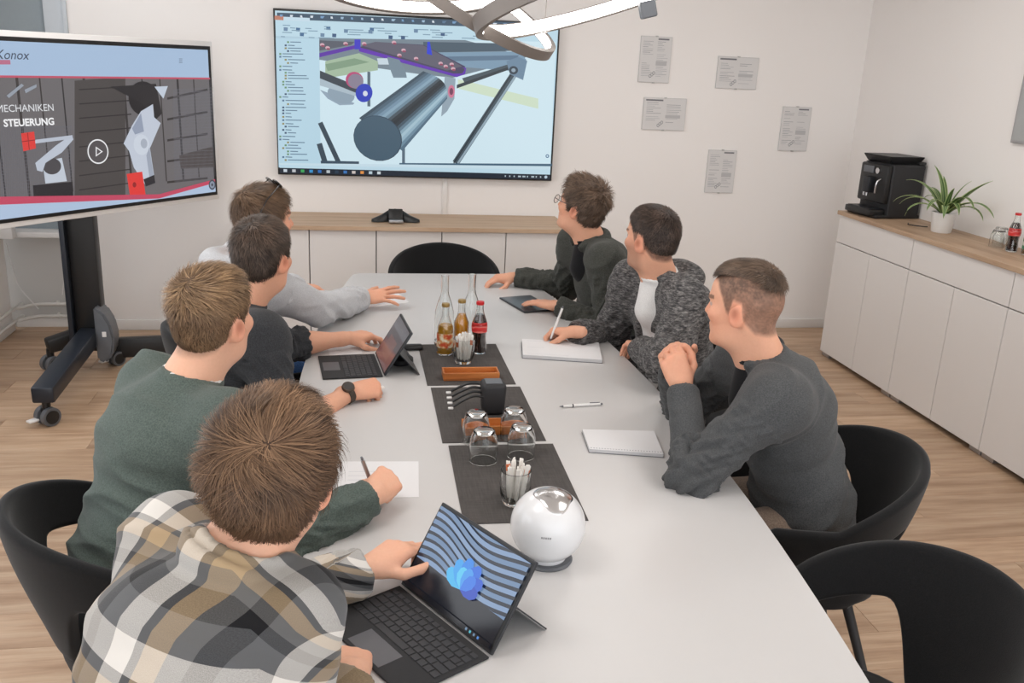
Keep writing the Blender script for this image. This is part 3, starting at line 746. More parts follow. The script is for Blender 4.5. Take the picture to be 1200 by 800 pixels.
def hand(F, w, D, N, side, pose, sc=1.0):
    w = A3(w); D = nrm(D); N = nrm(A3(N)-D*np.dot(N, D)); S = np.cross(N, D) if side == 'R' else np.cross(D, N)
    p = POSE[pose]; base = [(0.086,0.028),(0.091,0.009),(0.086,-0.011),(0.077,-0.029)]
    Ln = [(0.042,0.026,0.021),(0.047,0.030,0.022),(0.043,0.028,0.022),(0.034,0.021,0.019)]
    rad = [0.0098, 0.0100, 0.0095, 0.0084]
    F.cone(w-D*0.03*sc, w+D*0.012*sc, 0.024*sc, 0.025*sc, 0.012)
    F.ell(w+(D*0.048-N*0.004)*sc, (D, S, N), (0.050*sc, 0.036*sc, 0.0155*sc), 0.014)
    F.ell(w+(D*0.036+S*0.020-N*0.012)*sc, (D, S, N), (0.032*sc, 0.018*sc, 0.016*sc), 0.012)
    tips = []
    for i in range(4):
        k = w+(D*base[i][0]+S*base[i][1])*sc
        F.cone(w+(D*0.012+S*base[i][1]*0.55)*sc, k, 0.014*sc, 0.0112*sc, 0.012)
        a = 0; q = k; r = rad[i]*sc
        for j in range(3):
            a += math.radians(p['c'][i][j]); d = nrm(D*math.cos(a)-N*math.sin(a)+S*p['sp'][i]*max(0, math.cos(a)))
            q2 = q+d*Ln[i][j]*sc; F.cone(q, q2, r, r*0.90, 0.004 if j else 0.006); q = q2; r *= 0.90
        tips.append(q)
    q = w+(D*0.022+S*0.020-N*0.010)*sc; r = 0.0135*sc
    for j, L_ in enumerate((0.044, 0.034, 0.027)):
        v = p['th'][j]; d = nrm(D*v[0]+S*v[1]+N*v[2]); q2 = q+d*L_*sc; F.cone(q, q2, r, r*0.86, 0.008 if j == 0 else 0.004); q = q2; r *= 0.86
    tips.append(q); return tips, (D, S, N)

# ------------------------------------------------------------------ heads
def head_frame(yaw, pitch, roll=0.0):
    y, p, r = (math.radians(a) for a in (yaw, pitch, roll))
    F = A3((math.cos(y)*math.cos(p), math.sin(y)*math.cos(p), math.sin(p))); L = A3((-math.sin(y), math.cos(y), 0)); U = np.cross(F, L)
    L2 = L*math.cos(r)+U*math.sin(r); U2 = np.cross(F, L2); return np.array([F, L2, U2])
def head_sdf(F, c, fr, neck, st):
    P = lambda f, l, u: c+fr[0]*f+fr[1]*l+fr[2]*u
    hs = st.get('hs', 1.0)
    F.ell(P(-0.012,0,0.030), fr, (0.096*hs, 0.075*hs, 0.088*hs), 0.01)
    F.ell(P(0.028,0,-0.038), fr, (0.062, 0.060, 0.078), 0.03)
    F.ell(P(0.050,0,0.045), fr, (0.042, 0.056, 0.045), 0.02)
    F.ell(P(0.030,0,-0.085), fr, (0.052, 0.048, 0.030), 0.02)          # jaw
    F.ell(P(0.068,0,-0.100), fr, (0.022, 0.024, 0.018), 0.018)         # chin
    for s in (1, -1):
        F.ell(P(0.063,s*0.038,-0.020), fr, (0.024,0.022,0.020), 0.02)  # cheek
        F.ell(P(0.092,s*0.031,0.004), fr, (0.014,0.017,0.012), 0.012, -1)
        F.ell(P(0.074,s*0.031,0.004), fr, (0.0125,0.0125,0.0125), 0.003)
    F.ell(P(0.082,0,0.024), fr, (0.014,0.046,0.010), 0.014)            # brow ridge
    F.cone(P(0.084,0,0.014), P(0.102,0,-0.024), 0.0075, 0.0105, 0.012)  # nose
    for s in (1, -1): F.ell(P(0.090,s*0.012,-0.029), fr, (0.012,0.008,0.008), 0.006)
    F.ell(P(0.083,0,-0.058), fr, (0.010,0.022,0.006), 0.008); F.ell(P(0.081,0,-0.069), fr, (0.010,0.020,0.007), 0.008)
    F.ell(P(0.094,0,-0.0635), fr, (0.010,0.019,0.0014), 0.004, -1)
    for s in (1, -1):                                                  # ears
        e = np.array([nrm(fr[0]*0.95+fr[1]*s*(-0.28)+fr[2]*(-0.0)), nrm(fr[1]*s*0.95+fr[0]*(-0.28)), fr[2]])
        F.ell(P(-0.010,s*0.079,-0.010), e, (0.018,0.0075,0.031), 0.005); F.ell(P(-0.008,s*0.075,-0.026), e, (0.011,0.008,0.014), 0.005)
        F.ell(P(-0.005,s*0.088,-0.006), e, (0.0105,0.006,0.020), 0.003, -1)
    nk = A3(neck); top = P(-0.030,0,-0.050)
    F.cone(top, nk, 0.056*st.get('nk',1), 0.063*st.get('nk',1), 0.03); F.cone(P(0.01,0,-0.075), nk+fr[0]*0.01, 0.045, 0.052, 0.03)
    # throat tendon / nape
def head_tint(V, c, fr, st, base):
    q = (V-c) @ fr.T; f, l, u = q[:,0], q[:,1], q[:,2]; al = np.abs(l)
    col = np.tile(A3(base), (len(V), 1))
    def blend(mask, cc):
        nonlocal col; m = np.clip(mask, 0, 1)[:,None]; col = col*(1-m)+A3(cc)*m
    g = lambda df, dl, du, sf, sl, su: np.exp(-((f-df)/sf)**2-((al-dl)/sl)**2-((u-du)/su)**2)
    red = A3(base)*A3((1.0, 0.72, 0.66))
    blend(g(-0.010,0.082,-0.012,0.035,0.020,0.045)*0.75, red); blend(g(0.108,0,-0.028,0.025,0.02,0.025)*0.5, red); blend(g(0.062,0.05,-0.03,0.04,0.03,0.035)*0.4, red)
    blend(g(-0.004,0.085,-0.004,0.010,0.020,0.018)*0.75, A3(base)*A3((0.5,0.3,0.26))); blend((g(0.092,0,-0.063,0.02,0.020,0.009) > 0.4)*0.6, A3(base)*A3((0.85,0.5,0.48)))  # shade of the ear hollow painted into the skin tint; lips redder
    near = np.linalg.norm(q, axis=1) < 0.16
    if st.get('stubble'):
        m = np.clip((0.005-u)/0.04, 0, 1)*np.clip((f+0.02)/0.03, 0, 1)*near*np.clip((u+0.13)/0.02, 0, 1)
        blend(m*st['stubble'], A3(st['hair'])*0.8+A3(base)*0.15)
    if st.get('fade'):                                                  # clipped hair: scalp shows through
        m = np.clip((u-hair_line(f)+0.004)/0.014, 0, 1)*near*(u > -0.08)*(al < 0.0805); blend(m*np.clip(st['fade']+np.clip((u-0.005)/0.07, 0, 1)*0.25, 0, 1)*np.clip(0.95+0.18*vnoise(V*260)+0.12*vnoise(V*60), 0, 1.1), st['hair'])
    brow = (np.abs(u-0.026-(al-0.03)*0.08) < 0.0048) & (al > 0.012) & (al < 0.052) & (f > 0.06); blend(brow*0.8, A3(st['hair'])*0.7)
    eye = np.sqrt((f-0.074)**2+(al-0.031)**2+(u-0.004)**2) < 0.0135; eye &= np.abs(u-0.004) < 0.006; blend(eye*0.9, (0.42,0.36,0.33))
    iris = eye & ((al-0.031)**2+(u-0.004)**2 < 0.0048**2); blend(iris*1.0, (0.03,0.02,0.015))
    return col
def hair_line(f):
    return np.interp(f, [-0.12, -0.085, -0.055, -0.030, -0.020, 0.006, 0.018, 0.026, 0.040, 0.062, 0.085], [-0.066, -0.066, -0.058, -0.030, 0.024, 0.030, -0.012, -0.006, 0.030, 0.068, 0.080])
HLF = [-0.12,-0.085,-0.055,-0.030,-0.020,0.006,0.018,0.026,0.040,0.062,0.085,0.13]
HLU = dict(full=[-0.066,-0.066,-0.058,-0.030,0.024,0.030,-0.012,-0.006,0.030,0.068,0.080,0.086], taper=[-0.034,-0.034,-0.026,-0.004,0.030,0.036,0.034,0.032,0.046,0.068,0.080,0.086], high=[0.062,0.072,0.079,0.082,0.085,0.087,0.088,0.088,0.087,0.086,0.086,0.088])
def hair_mat(name, col):
    t = NT(name); a = t.n('ShaderNodeAttribute', attribute_name='tint'); t.l(a.outputs['Color'], t.b.inputs['Base Color']); return t.set(0.5, spec=0.3)
def build_hair(root, c, fr, st):
    """cap that follows the skull plus a coat of tapering strands combed away from the crown"""
    h = st.get('hres', 0.003); hs = st.get('hs', 1.0); top, side = st['top'], st['side']
    Fd = Field(c-0.18, c+0.18, h); P = lambda f, l, u: c+fr[0]*f+fr[1]*l+fr[2]*u
    Fd.ell(P(-0.012,0,0.030), fr, (0.096*hs+side+0.002, 0.075*hs+side, 0.088*hs+side), 0.0)
    Fd.ell(P(-0.020,0,0.045), fr, (0.085*hs+side, 0.066*hs+side*1.1, 0.078*hs+top*0.8), 0.02)
    Fd.ell(P(0.020+st.get('fringe',0),0,0.070), fr, (0.062+st.get('fringe',0)*0.6, 0.058, 0.048+top*0.75), 0.02)
    Fd.ell(P(-0.045,0,-0.015), fr, (0.060, 0.060+side*0.6, 0.056), 0.02)
    def cut(X, Y, Z):
        q = [(X-c[0])*a[0]+(Y-c[1])*a[1]+(Z-c[2])*a[2] for a in fr]
        hl = np.interp(q[0], HLF, A3(HLU[st.get('line', 'full')])-st.get('drop', 0))
        return (q[2]-hl)*0.7
    # keep the part above the hairline
    sl = tuple(slice(None) for _ in range(3)); X, Y, Z = Fd.ax[0][:,None,None], Fd.ax[1][None,:,None], Fd.ax[2][None,None,:]
    Fd.F = np.maximum(Fd.F, -cut(X, Y, Z)).astype(np.float32)
    if 'strip' in st:
        la = np.abs((X-c[0])*fr[1][0]+(Y-c[1])*fr[1][1]+(Z-c[2])*fr[1][2]); Fd.F = -smin(-Fd.F, -(la-st['strip']).astype(np.float32), 0.012)
    V, Q = Fd.mesh(); V = relax(V, Q, 2); N = vnormals(V, Q)
    if st.get('lump'): V = V+N*(st['lump']*(ridge(V*38)+0.5*ridge(V*75+3)))[:,None]; N = vnormals(V, Q)
    q = (V-c) @ fr.T; crown = A3(st.get('crown', (-0.058, 0.0, 0.105)))
    hc = A3(st['hair'])
    tint = np.tile(hc*0.70, (len(V),1))*(1+0.35*vnoise(V*60))[:,None]
    # strands
    n = st.get('n', 5000); cen = V[Q].mean(1); area = np.linalg.norm(np.cross(V[Q[:,2]]-V[Q[:,0]], V[Q[:,3]]-V[Q[:,1]]), axis=1)
    nf = N[Q[:,0]]; ok = (np.einsum('ij,ij->i', nf, cen-c) > 0.3*np.linalg.norm(cen-c, axis=1)); area = area*ok
    pick = RNG.choice(len(Q), n, p=area/area.sum()); w4 = RNG.dirichlet(np.ones(4), n); root_p = (V[Q[pick]]*w4[:,:,None]).sum(1); nn = nf[pick]
    ql = (root_p-c) @ fr.T
    up = np.clip((ql[:,2]-0.02)/0.08, 0, 1)
    length = (st.get('lside', 0.02)+(st.get('ltop', 0.04)-st.get('lside', 0.02))*up)*(0.7+0.6*RNG.random(n))
    SEG = 4; pts = [root_p]; p = root_p.copy(); jit = RNG.normal(0, st.get('jit', 0.18), (n,3))
    comb = fr.T @ A3(st.get('comb', (0,0,0)))
    hcl = np.floor(vnoise(root_p*70)*3)  # clumps
    cl = np.stack([vnoise(root_p*45+7), vnoise(root_p*45+31), vnoise(root_p*45+57)], 1)
    for k in range(SEG):
        l = (p-c) @ fr.T; d = l-crown
        d = d @ fr; d = d-nn*np.einsum('ij,ij->i', d, nn)[:,None]; d /= np.linalg.norm(d, axis=1, keepdims=True)+1e-6
        d = d+comb*up[:,None]+cl*st.get('clump', 0.45)+jit
        d = d-nn*np.einsum('ij,ij->i', d, nn)[:,None]; d /= np.linalg.norm(d, axis=1, keepdims=True)+1e-6
        lift = st.get('lift', 0.35)*(1-k/SEG*1.3)
        p = p+(d+nn*lift)*(length/SEG)[:,None]; pts.append(p)
        # follow the skull round
        cc = c+fr[0]*-0.015+fr[2]*0.025; nn = nn*0.75+0.25*(p-cc)/np.linalg.norm(p-cc, axis=1, keepdims=True); nn /= np.linalg.norm(nn, axis=1, keepdims=True)
    wd = st.get('w', 0.0016)
    vs = []; side_ = np.cross(pts[1]-pts[0], nf[pick]); side_ /= np.linalg.norm(side_, axis=1, keepdims=True)+1e-9
    for k in range(SEG+1):
        ww = wd*(1-0.75*(k/SEG)**2); vs += [pts[k]+side_*ww/2, pts[k]-side_*ww/2]
    SV = np.stack(vs, 1).reshape(-1, 3); b = np.arange(n)*(2*(SEG+1)); SQ = []
    for k in range(SEG): SQ.append(np.stack([b+2*k, b+2*k+1, b+2*k+3, b+2*k+2], 1))
    SQ = np.concatenate(SQ)+len(V)
    tone = (0.75+0.55*RNG.random(n))[:,None]*(1+st.get('var', 0.42)*vnoise(root_p*42)[:,None]); lt = A3(st.get('light', hc*1.5))
    mixl = np.clip(RNG.random(n)*0.8+0.3*vnoise(root_p*55)-0.1, 0, 1)[:,None]*(0.35+0.65*up[:,None])
    sc_ = (hc*(1-mixl)+lt*mixl)*tone
    T = np.concatenate([tint, np.repeat(sc_, 2*(SEG+1), axis=0)]); T = np.concatenate([np.clip(T,0,1), np.ones((len(T),1))], 1)
    return quad_mesh('hair', np.concatenate([V, SV]), np.concatenate([Q, SQ]), HAIR, root, root.location, {'tint': ('FLOAT_COLOR', T)})
HAIR = hair_mat('hair', (0.1,0.1,0.1))

# ------------------------------------------------------------------ materials for people
t = NT('skin'); a = t.n('ShaderNodeAttribute', attribute_name='tint'); v = t.coords('Object'); f = t.noise(v, 160, 4)
t.base(t.mix(t.math('MULTIPLY', f, 0.22), a.outputs['Color'], (0.42,0.17,0.11), 'MIX')); t.bump(t.noise(v, 500, 2), 0.12, 0.0006)
t.b.inputs['Subsurface Weight'].default_value = 0.12; t.b.inputs['Subsurface Radius'].default_value = (0.9,0.35,0.2); t.b.inputs['Subsurface Scale'].default_value = 0.008
SKIN = t.set(0.55, spec=0.35)
def knit(name, c1, c2, scale=350, bump=0.35, stretch=(1,1,1), rough=0.92):
    t = NT(name); v = t.coords('Object', stretch); f = t.noise(v, scale, 3)
    t.base(t.mix(t.ramp(f, [(0.35,(0,0,0)),(0.65,(1,1,1))]), c1, c2))
    t.bump(f, bump, 0.0015)
    return t.set(rough, spec=0.15, sheen=0.1)
def melange(name, dark, mid, light):
    t = NT(name); v = t.coords('Object', (60, 60, 230)); f = t.noise(v, 1.0, 4, 0.7); v2 = t.coords('Object', (25, 25, 100)); f2 = t.noise(v2, 1.0, 3)
    t.base(t.ramp(t.math('ADD', t.math('MULTIPLY', f, 0.7), t.math('MULTIPLY', f2, 0.3)), [(0.38, dark), (0.50, mid), (0.63, light)])); t.bump(f, 0.4, 0.0015)
    return t.set(0.95, spec=0.12, sheen=0.1)
def plaid(name):
    """flannel check: wide bands of grey, white, tan and black crossing in both directions"""
    t = NT(name); a = t.n('ShaderNodeAttribute', attribute_name='cloth'); sp = t.n('ShaderNodeSeparateXYZ'); t.l(a.outputs['Vector'], sp.inputs[0])
    W = 0.20
    C = [(0.00, srgb(212,208,202)), (0.22, srgb(92,93,95)), (0.43, srgb(26,26,28)), (0.58, srgb(100,99,98)), (0.74, srgb(170,147,116)), (0.92, srgb(82,82,83))]
    outs = []
    for i, ph in ((0, 0.1), (1, 0.0)):
        fr = t.math('FRACT', t.math('ADD', t.math('MULTIPLY', sp.outputs[i], 1/W), 10.0+ph)); outs.append(t.ramp(fr, C, 'CONSTANT'))
    # twill: alternate threads of the two directions at a fine scale, softened
    v = t.coords('Attr', (1,1,1)); f = t.noise(v, 900, 2)
    m = t.mix(t.ramp(f, [(0.35,(0.4,0.4,0.4)),(0.65,(0.6,0.6,0.6))]), outs[0], outs[1])
    t.base(m); t.bump(f, 0.3, 0.001); return t.set(0.95, spec=0.12, sheen=0.15)
# ================================================================== PEOPLE
def ik(S, W, pole, l1, l2):
    S = A3(S); W = A3(W); d = W-S; D = np.linalg.norm(d)
    if D > (l1+l2)*0.985: k = D/((l1+l2)*0.985); l1 *= k; l2 *= k
    x = (l1*l1-l2*l2+D*D)/(2*D); h = math.sqrt(max(l1*l1-x*x, 0)); u = d/D; p = A3(pole)-u*np.dot(pole, u)
    return S+u*x+nrm(p)*h
def person(spec):
    s = spec; f = math.radians(s['facing']); BF = A3((math.cos(f), math.sin(f), 0)); BL = A3((-math.sin(f), math.cos(f), 0))
    c = A3(s['head']); N = A3(s['neck']) if 'neck' in s else c-BF*s.get('nb', 0.05)+A3((0,0,-s.get('nz', 0.140))); P = A3(s['pelvis']) if 'pelvis' in s else A3((N[0]-BF[0]*s['lean'], N[1]-BF[1]*s['lean'], 0.57))
    fr = head_frame(*s['look']); root = empty('person', (P[0], P[1], 0))
    U = nrm(N-P); Ftor = np.cross(BL, U); tl = np.linalg.norm(N-P); T = lambda ff, l, u: P+Ftor*ff+BL*l+U*u
    tf = np.array([Ftor, BL, U])
    sw = s.get('sw', 0.182); sh = {}; el = {}; wr = {}
    for k, sg in (('L', 1), ('R', -1)):
        sh[k] = A3(s['sh'+k]) if 'sh'+k in s else N-U*0.055+BL*sg*sw+Ftor*s.get('shf', 0.015)
        wr[k] = A3(s['w'+k]); el[k] = ik(sh[k], wr[k], A3(s.get('pole'+k, BL*sg*0.45-BF*0.35+A3((0,0,-0.8)))), s.get('l1', 0.30), s.get('l2', 0.265))
    # ---------- body: one continuous skin surface
    pts = np.array([c+0.14, c-0.14, N, *sh.values(), *el.values(), *wr.values()]+[wr[k]+nrm(s['h'+k][0])*0.2 for k in 'LR']+[T(0,0,0.25)])
    lo = pts.min(0)-0.09; hi = pts.max(0)+0.09
    Fs = Field(lo, hi, s.get('res', 0.0037))
    head_sdf(Fs, c, fr, N, s)
    Fs.cone(N, T(0,0,tl-0.22), 0.056, 0.07, 0.03)
    bare = s.get('bare', {})
    for k in 'LR':
        Fs.cone(T(0,0,tl-0.07), sh[k], 0.035, 0.032, 0.02)
        Fs.cone(sh[k], el[k], 0.034, 0.033, 0.02)
        r0, r1 = (0.043, 0.027) if bare.get(k) else (0.034, 0.025)
        fd = nrm(wr[k]-el[k]); Fs.cone(el[k], wr[k]-fd*0.02, r0, r1, 0.02)
        if bare.get(k): Fs.ell(el[k]+fd*0.09, np.array([fd, nrm(np.cross(fd,(0,0,1))), nrm(np.cross(np.cross(fd,(0,0,1)), fd))]), (0.09,0.040,0.038), 0.03)
        hp = s['h'+k]; tips, hf = hand(Fs, wr[k], hp[0], hp[1], k, hp[2], s.get('hsz', 1.0)); s['tips'+k] = tips; s['hf'+k] = hf
    V, Q = Fs.mesh(); V = relax(V, Q, 1, 0.4)
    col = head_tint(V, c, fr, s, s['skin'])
    for k in 'LR':                                      # redder fingers and knuckles
        d = np.linalg.norm(V-(wr[k]+nrm(s['h'+k][0])*0.10), axis=1); m = (np.clip((0.12-d)/0.08, 0, 1)*0.5*(0.6+0.4*vnoise(V*60)))[:,None]; col = col*(1-m)+col*A3((1.0,0.82,0.77))*m
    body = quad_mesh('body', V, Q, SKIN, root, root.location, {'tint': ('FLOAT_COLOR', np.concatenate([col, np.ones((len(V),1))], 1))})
    build_hair(root, c, fr, s)
    # ---------- garments
    g = s['garment']; loose = g.get('loose', 0.0)
    def torso(Fd, o, sleeves=True, full=True):
        hb = s.get('hunch', 0.02)
        Fd.ell(T(0.0,0,0.03), tf, (0.122+o, 0.168+o, 0.125), 0.03)
        Fd.ell(T(-hb*0.7,0,0.16), tf, (0.112+o, 0.152+o, 0.15), 0.06)
        Fd.ell(T(-hb,0,tl-0.20), tf, (0.118+o, 0.160+o, 0.165), 0.06)
        Fd.ell(T(-hb*1.2-0.03,0,tl-0.13), tf, (0.085+o, 0.125+o, 0.105), 0.05)
        for k in 'LR':
            Fd.cone(T(-0.012,0,tl-0.045), sh[k]+U*0.008, 0.052+o*0.6, 0.052+o*0.6, 0.05)
            Fd.cone(T(-hb-0.02,(0.07 if k == 'L' else -0.07),tl-0.15), sh[k]-U*0.03, 0.075+o, 0.058+o, 0.05)
            if sleeves:
                fd = nrm(wr[k]-el[k]); fl = np.linalg.norm(wr[k]-el[k]); e = g.get('cuff'+k, g.get('cuff', fl-0.012))
                ce = el[k]+fd*e; wide = g.get('wide', 0.0)
                Fd.cone(sh[k], el[k], 0.061+o*0.7+wide*0.4, 0.049+o*0.6+wide, 0.07)
                Fd.cone(el[k], ce+fd*0.03, 0.049+o*0.6+wide, (0.0395 if e > 0.2 else 0.045)+o*0.4+wide*0.6, 0.02)
                b = nrm(np.cross(fd, (0.3,0.2,1))); Fd.box(ce+fd*0.06, np.array([fd, b, np.cross(fd, b)]), (0.06,0.075,0.075), 0.0, 0.0, -1)
                if g.get('rib', True): Fd.torus(ce-fd*0.006, fd, (0.0355 if e > 0.2 else 0.044)+o*0.4+wide*0.6, 0.0065, 0.004, 2.2)
    hi2 = np.array([T(0,0,0), *sh.values(), *el.values(), *wr.values(), N]); lo2 = hi2.min(0)-0.26; up2 = hi2.max(0)+0.2
    def cloth_mesh(Fd, name, mat, fold=1.0):
        V, Q = Fd.mesh(); V = relax(V, Q, 1, 0.5); Nn = vnormals(V, Q)
        # limb coordinates: nearest of torso / arms
        best = None; uv = np.zeros((len(V), 3)); disp = np.zeros(len(V))
        q = (V-P) @ tf.T
        dep = np.clip(q[:,0]+0.07, 0, 0.22); upf = np.clip((q[:,2]-(tl-0.14))/0.09, 0, 1); uv[:,0] = q[:,1]+np.sign(q[:,1])*dep*(1-upf); uv[:,1] = q[:,2]+dep*upf*1.1
        dt = np.maximum(np.abs(q[:,1])-0.155, 0)*1.0
        nt = ridge(np.stack([q[:,1]*5+q[:,2]*6, q[:,2]*17+q[:,0]*7+q[:,1]*4, q[:,0]*5], 1)); nt2 = ridge(np.stack([q[:,1]*9-q[:,2]*6+5, q[:,2]*24, q[:,0]*8], 1))
        low = np.clip(1.35-q[:,2]/0.42, 0.45, 1.25)
        disp = fold*(0.014*nt+0.006*nt2)*low
        for k in 'LR':
            a, e, w_ = sh[k], el[k], wr[k]; l1 = np.linalg.norm(e-a); l2 = np.linalg.norm(w_-e)
            def seg(a, b):
                ab = b-a; t = np.clip(((V-a) @ ab)/(ab @ ab), 0, 1); pp = V-(a+t[:,None]*ab); return t, np.linalg.norm(pp, axis=1), pp
            t1, d1, p1 = seg(a, e); t2, d2, p2 = seg(e, w_)
            inarm = (np.minimum(d1-0.06, d2-0.05) < dt-0.02+0.01) & ((q[:,1]*(1 if k == 'L' else -1) > sw*0.80) | (d2 < 0.065) | ((d1 < 0.085) & (t1 > 0.30))) & ~((t1 < 0.22) & (d1 < d2))
            use2 = d2 < d1; along = np.where(use2, l1+t2*l2, t1*l1); pp = np.where(use2[:,None], p2, p1)
            ax1 = nrm(e-a); ax2 = nrm(w_-e); r1 = nrm(np.cross(ax1, BF)); r2 = nrm(np.cross(ax2, BF)); b1 = np.cross(ax1, r1); b2 = np.cross(ax2, r2)
            ang = np.where(use2, np.arctan2(pp @ b2, pp @ r2), np.arctan2(pp @ b1, pp @ r1))
            uv[inarm, 0] = ang[inarm]*0.055; uv[inarm, 1] = -along[inarm]+0.05; uv[inarm, 2] = 0.5
            amp = 0.007+0.010*np.exp(-((along-l1)/0.085)**2)+0.003*np.exp(-((along-l1-l2)/0.07)**2)
            dn = ridge(np.stack([along*24+3*np.sin(ang), np.cos(ang)*1.3, np.sin(ang)*1.3+(0 if k == 'L' else 9)], 1))+0.5*ridge(np.stack([along*46, np.cos(ang)*2, np.sin(ang)*2+4], 1))
            fade = 1-np.clip((along-(l1+l2-0.05))/0.02, 0, 1)*0.8
            disp[inarm] = (fold*amp*dn*fade)[inarm]
        V = V+Nn*disp[:,None]
        return quad_mesh(name, V, Q, mat, root, root.location, {'cloth': ('FLOAT_VECTOR', uv)})
    gh = s.get('gres', 0.0058); nax = nrm(c-fr[0]*0.03-N)
    if g.get('tee'):
        Ft = Field(T(0,0,tl*0.5)-0.36, N+0.22, 0.0075); torso(Ft, -0.006, False); Ft.cone(N+Ftor*0.02-U*0.035, N+Ftor*0.045-U*0.12, 0.058, 0.075, 0.03); Ft.torus(N+nax*0.014, nax, 0.0665, 0.006, 0.012, 1.6)
        cloth_mesh(Ft, 'tee_shirt', g['tee'], 0.3)
    Fg = Field(lo2, up2, gh); torso(Fg, loose)
    kind = g.get('collar', 'crew')
    if kind == 'crew': Fg.torus(N+nax*0.006-fr[0]*0, nax, 0.066, 0.0085, 0.016, 1.5)
    if kind == 'hood':
        hb = s.get('hunch', 0.02)
        Fg.torus(N-Ftor*0.045+U*0.002, nrm(nax*0.8-Ftor*0.35), 0.082, 0.024, 0.02, 1.1)
        Fg.ell(N-Ftor*0.115-U*0.035, tf, (0.045, 0.105, 0.05), 0.025); Fg.ell(N-Ftor*0.10-U*0.085, tf, (0.03, 0.07, 0.05), 0.03)
    if kind == 'shirt':
        Fg.torus(N+nax*0.012, nax, 0.070, 0.0085, 0.012, 2.6); Fg.torus(N-nax*0.004-Ftor*0.005, nrm(nax+Ftor*0.1), 0.083, 0.0075, 0.006, 2.4)
    if g.get('open'):
        wdt = g['open']; Fg.box(T(0.17,0,tl*0.55), tf, (0.14, wdt, 0.45), 0.01, 0.01, -1)
    # neck opening
    Fg.cone(N-nax*0.004, N+nax*0.09, 0.0605*s.get('nk',1), 0.064, 0.004, -1)
    if g.get('vee'): Fg.cone(N+Ftor*0.07+nax*0.03, N+Ftor*0.14-U*0.10, 0.05, 0.012, 0.01, -1)
    gar = cloth_mesh(Fg, g['name'], g['mat'], g.get('fold', 1.0))
    # ---------- trousers
    hips = {k: P+BL*sg*0.085+BF*0.03 for k, sg in (('L',1),('R',-1))}
    kn = {k: A3(s['knee'+k]) if 'knee'+k in s else A3((*(hips[k]+BF*0.40+BL*(0.06 if k == 'L' else -0.06))[:2], 0.515)) for k in 'LR'}
    an = {k: A3(s['ank'+k]) if 'ank'+k in s else A3((*(kn[k]+BF*0.02)[:2], 0.10)) for k in 'LR'}
    q = np.array([*hips.values(), *kn.values(), *an.values()]); Fp = Field(q.min(0)-0.18, q.max(0)+0.18, 0.009)
    Fp.ell(P+A3((0,0,-0.01)), np.array([BF, BL, A3((0,0,1))]), (0.105,0.145,0.085), 0.04)
    for k in 'LR':
        Fp.cone(hips[k]+A3((0,0,-0.02)), kn[k], 0.088, 0.064, 0.05); Fp.cone(kn[k], an[k], 0.063, 0.045, 0.03)
    V, Q = Fp.mesh(); V = relax(V, Q, 1); Nn = vnormals(V, Q); V = V+Nn*(0.004*ridge(V*A3((14,14,20))))[:,None]
    quad_mesh('trousers', V, Q, s['pants'], root, root.location, {'cloth': ('FLOAT_VECTOR', V)})
    # ---------- shoes
    for k in 'LR':
        sd = nrm(A3(s.get('shoedir', BF))); Fp = Field(an[k]-0.2, an[k]+0.22, 0.006); z0 = 0.0
        b = A3((an[k][0], an[k][1], 0)); up = A3((0,0,1)); sdl = np.cross(up, sd)
        Fp.cone(b+up*0.045-sd*0.03, b+up*0.035+sd*0.15, 0.042, 0.034, 0.02); Fp.cone(b+up*0.05-sd*0.02, b+up*0.115-sd*0.01, 0.042, 0.046, 0.03)
        Fp.box(b+sd*0.055+up*0.010, np.array([sd, sdl, up]), (0.125,0.034,0.006), 0.004, 0.004); Fp.box(b-up*0.05+sd*0.05, np.array([sd, sdl, up]), (0.3,0.2,0.0495), 0.0, 0.0, -1)
        V, Q = Fp.mesh(); quad_mesh('shoe', relax(V, Q, 1), Q, s.get('shoe', BLACKM), root, root.location)
    tag(root, s['label'], 'person', 'men seated round the conference table')
    s.update(dict(root=root, c=c, fr=fr, N=N, el=el, wr=wr, T=T, tf=tf, tl=tl, sh=sh, U=U))
    return s

SK1 = srgb(230, 180, 152); SK2 = srgb(226, 171, 142)
DENIM = knit('denim', srgb(50, 70, 104), srgb(70, 92, 128), 260, 0.2); DENIMB = knit('blue_denim', srgb(52, 84, 134), srgb(78, 112, 160), 260, 0.2)
DARKP = knit('dark_trousers', srgb(30, 32, 38), srgb(42, 44, 50), 260, 0.2); TAUPE = knit('taupe_trousers', srgb(120, 104, 92), srgb(146, 128, 114), 260, 0.2)
GREENK = knit('green_knit', srgb(72, 82, 77), srgb(92, 102, 97), 300, 0.35); CHARK = knit('charcoal_knit', srgb(46, 47, 49), srgb(64, 65, 68), 300, 0.35)
GREYS = knit('light_grey_sweat', srgb(176, 177, 180), srgb(200, 201, 204), 300, 0.25); OLIVE = knit('olive_wool', srgb(56, 57, 53), srgb(76, 77, 72), 220, 0.35)
DGREYK = knit('dark_grey_knit', srgb(66, 67, 68), srgb(86, 87, 88), 320, 0.35); WTEE = knit('white_cotton', srgb(214, 212, 210), srgb(228, 226, 224), 300, 0.15); BTEE = knit('black_cotton', srgb(22, 22, 24), srgb(30, 30, 32), 300, 0.15)
MELA = melange('speckled_grey_knit', srgb(44, 43, 44), srgb(84, 82, 82), srgb(134, 131, 129)); PLAID = plaid('checked_flannel')
SPEC = {}
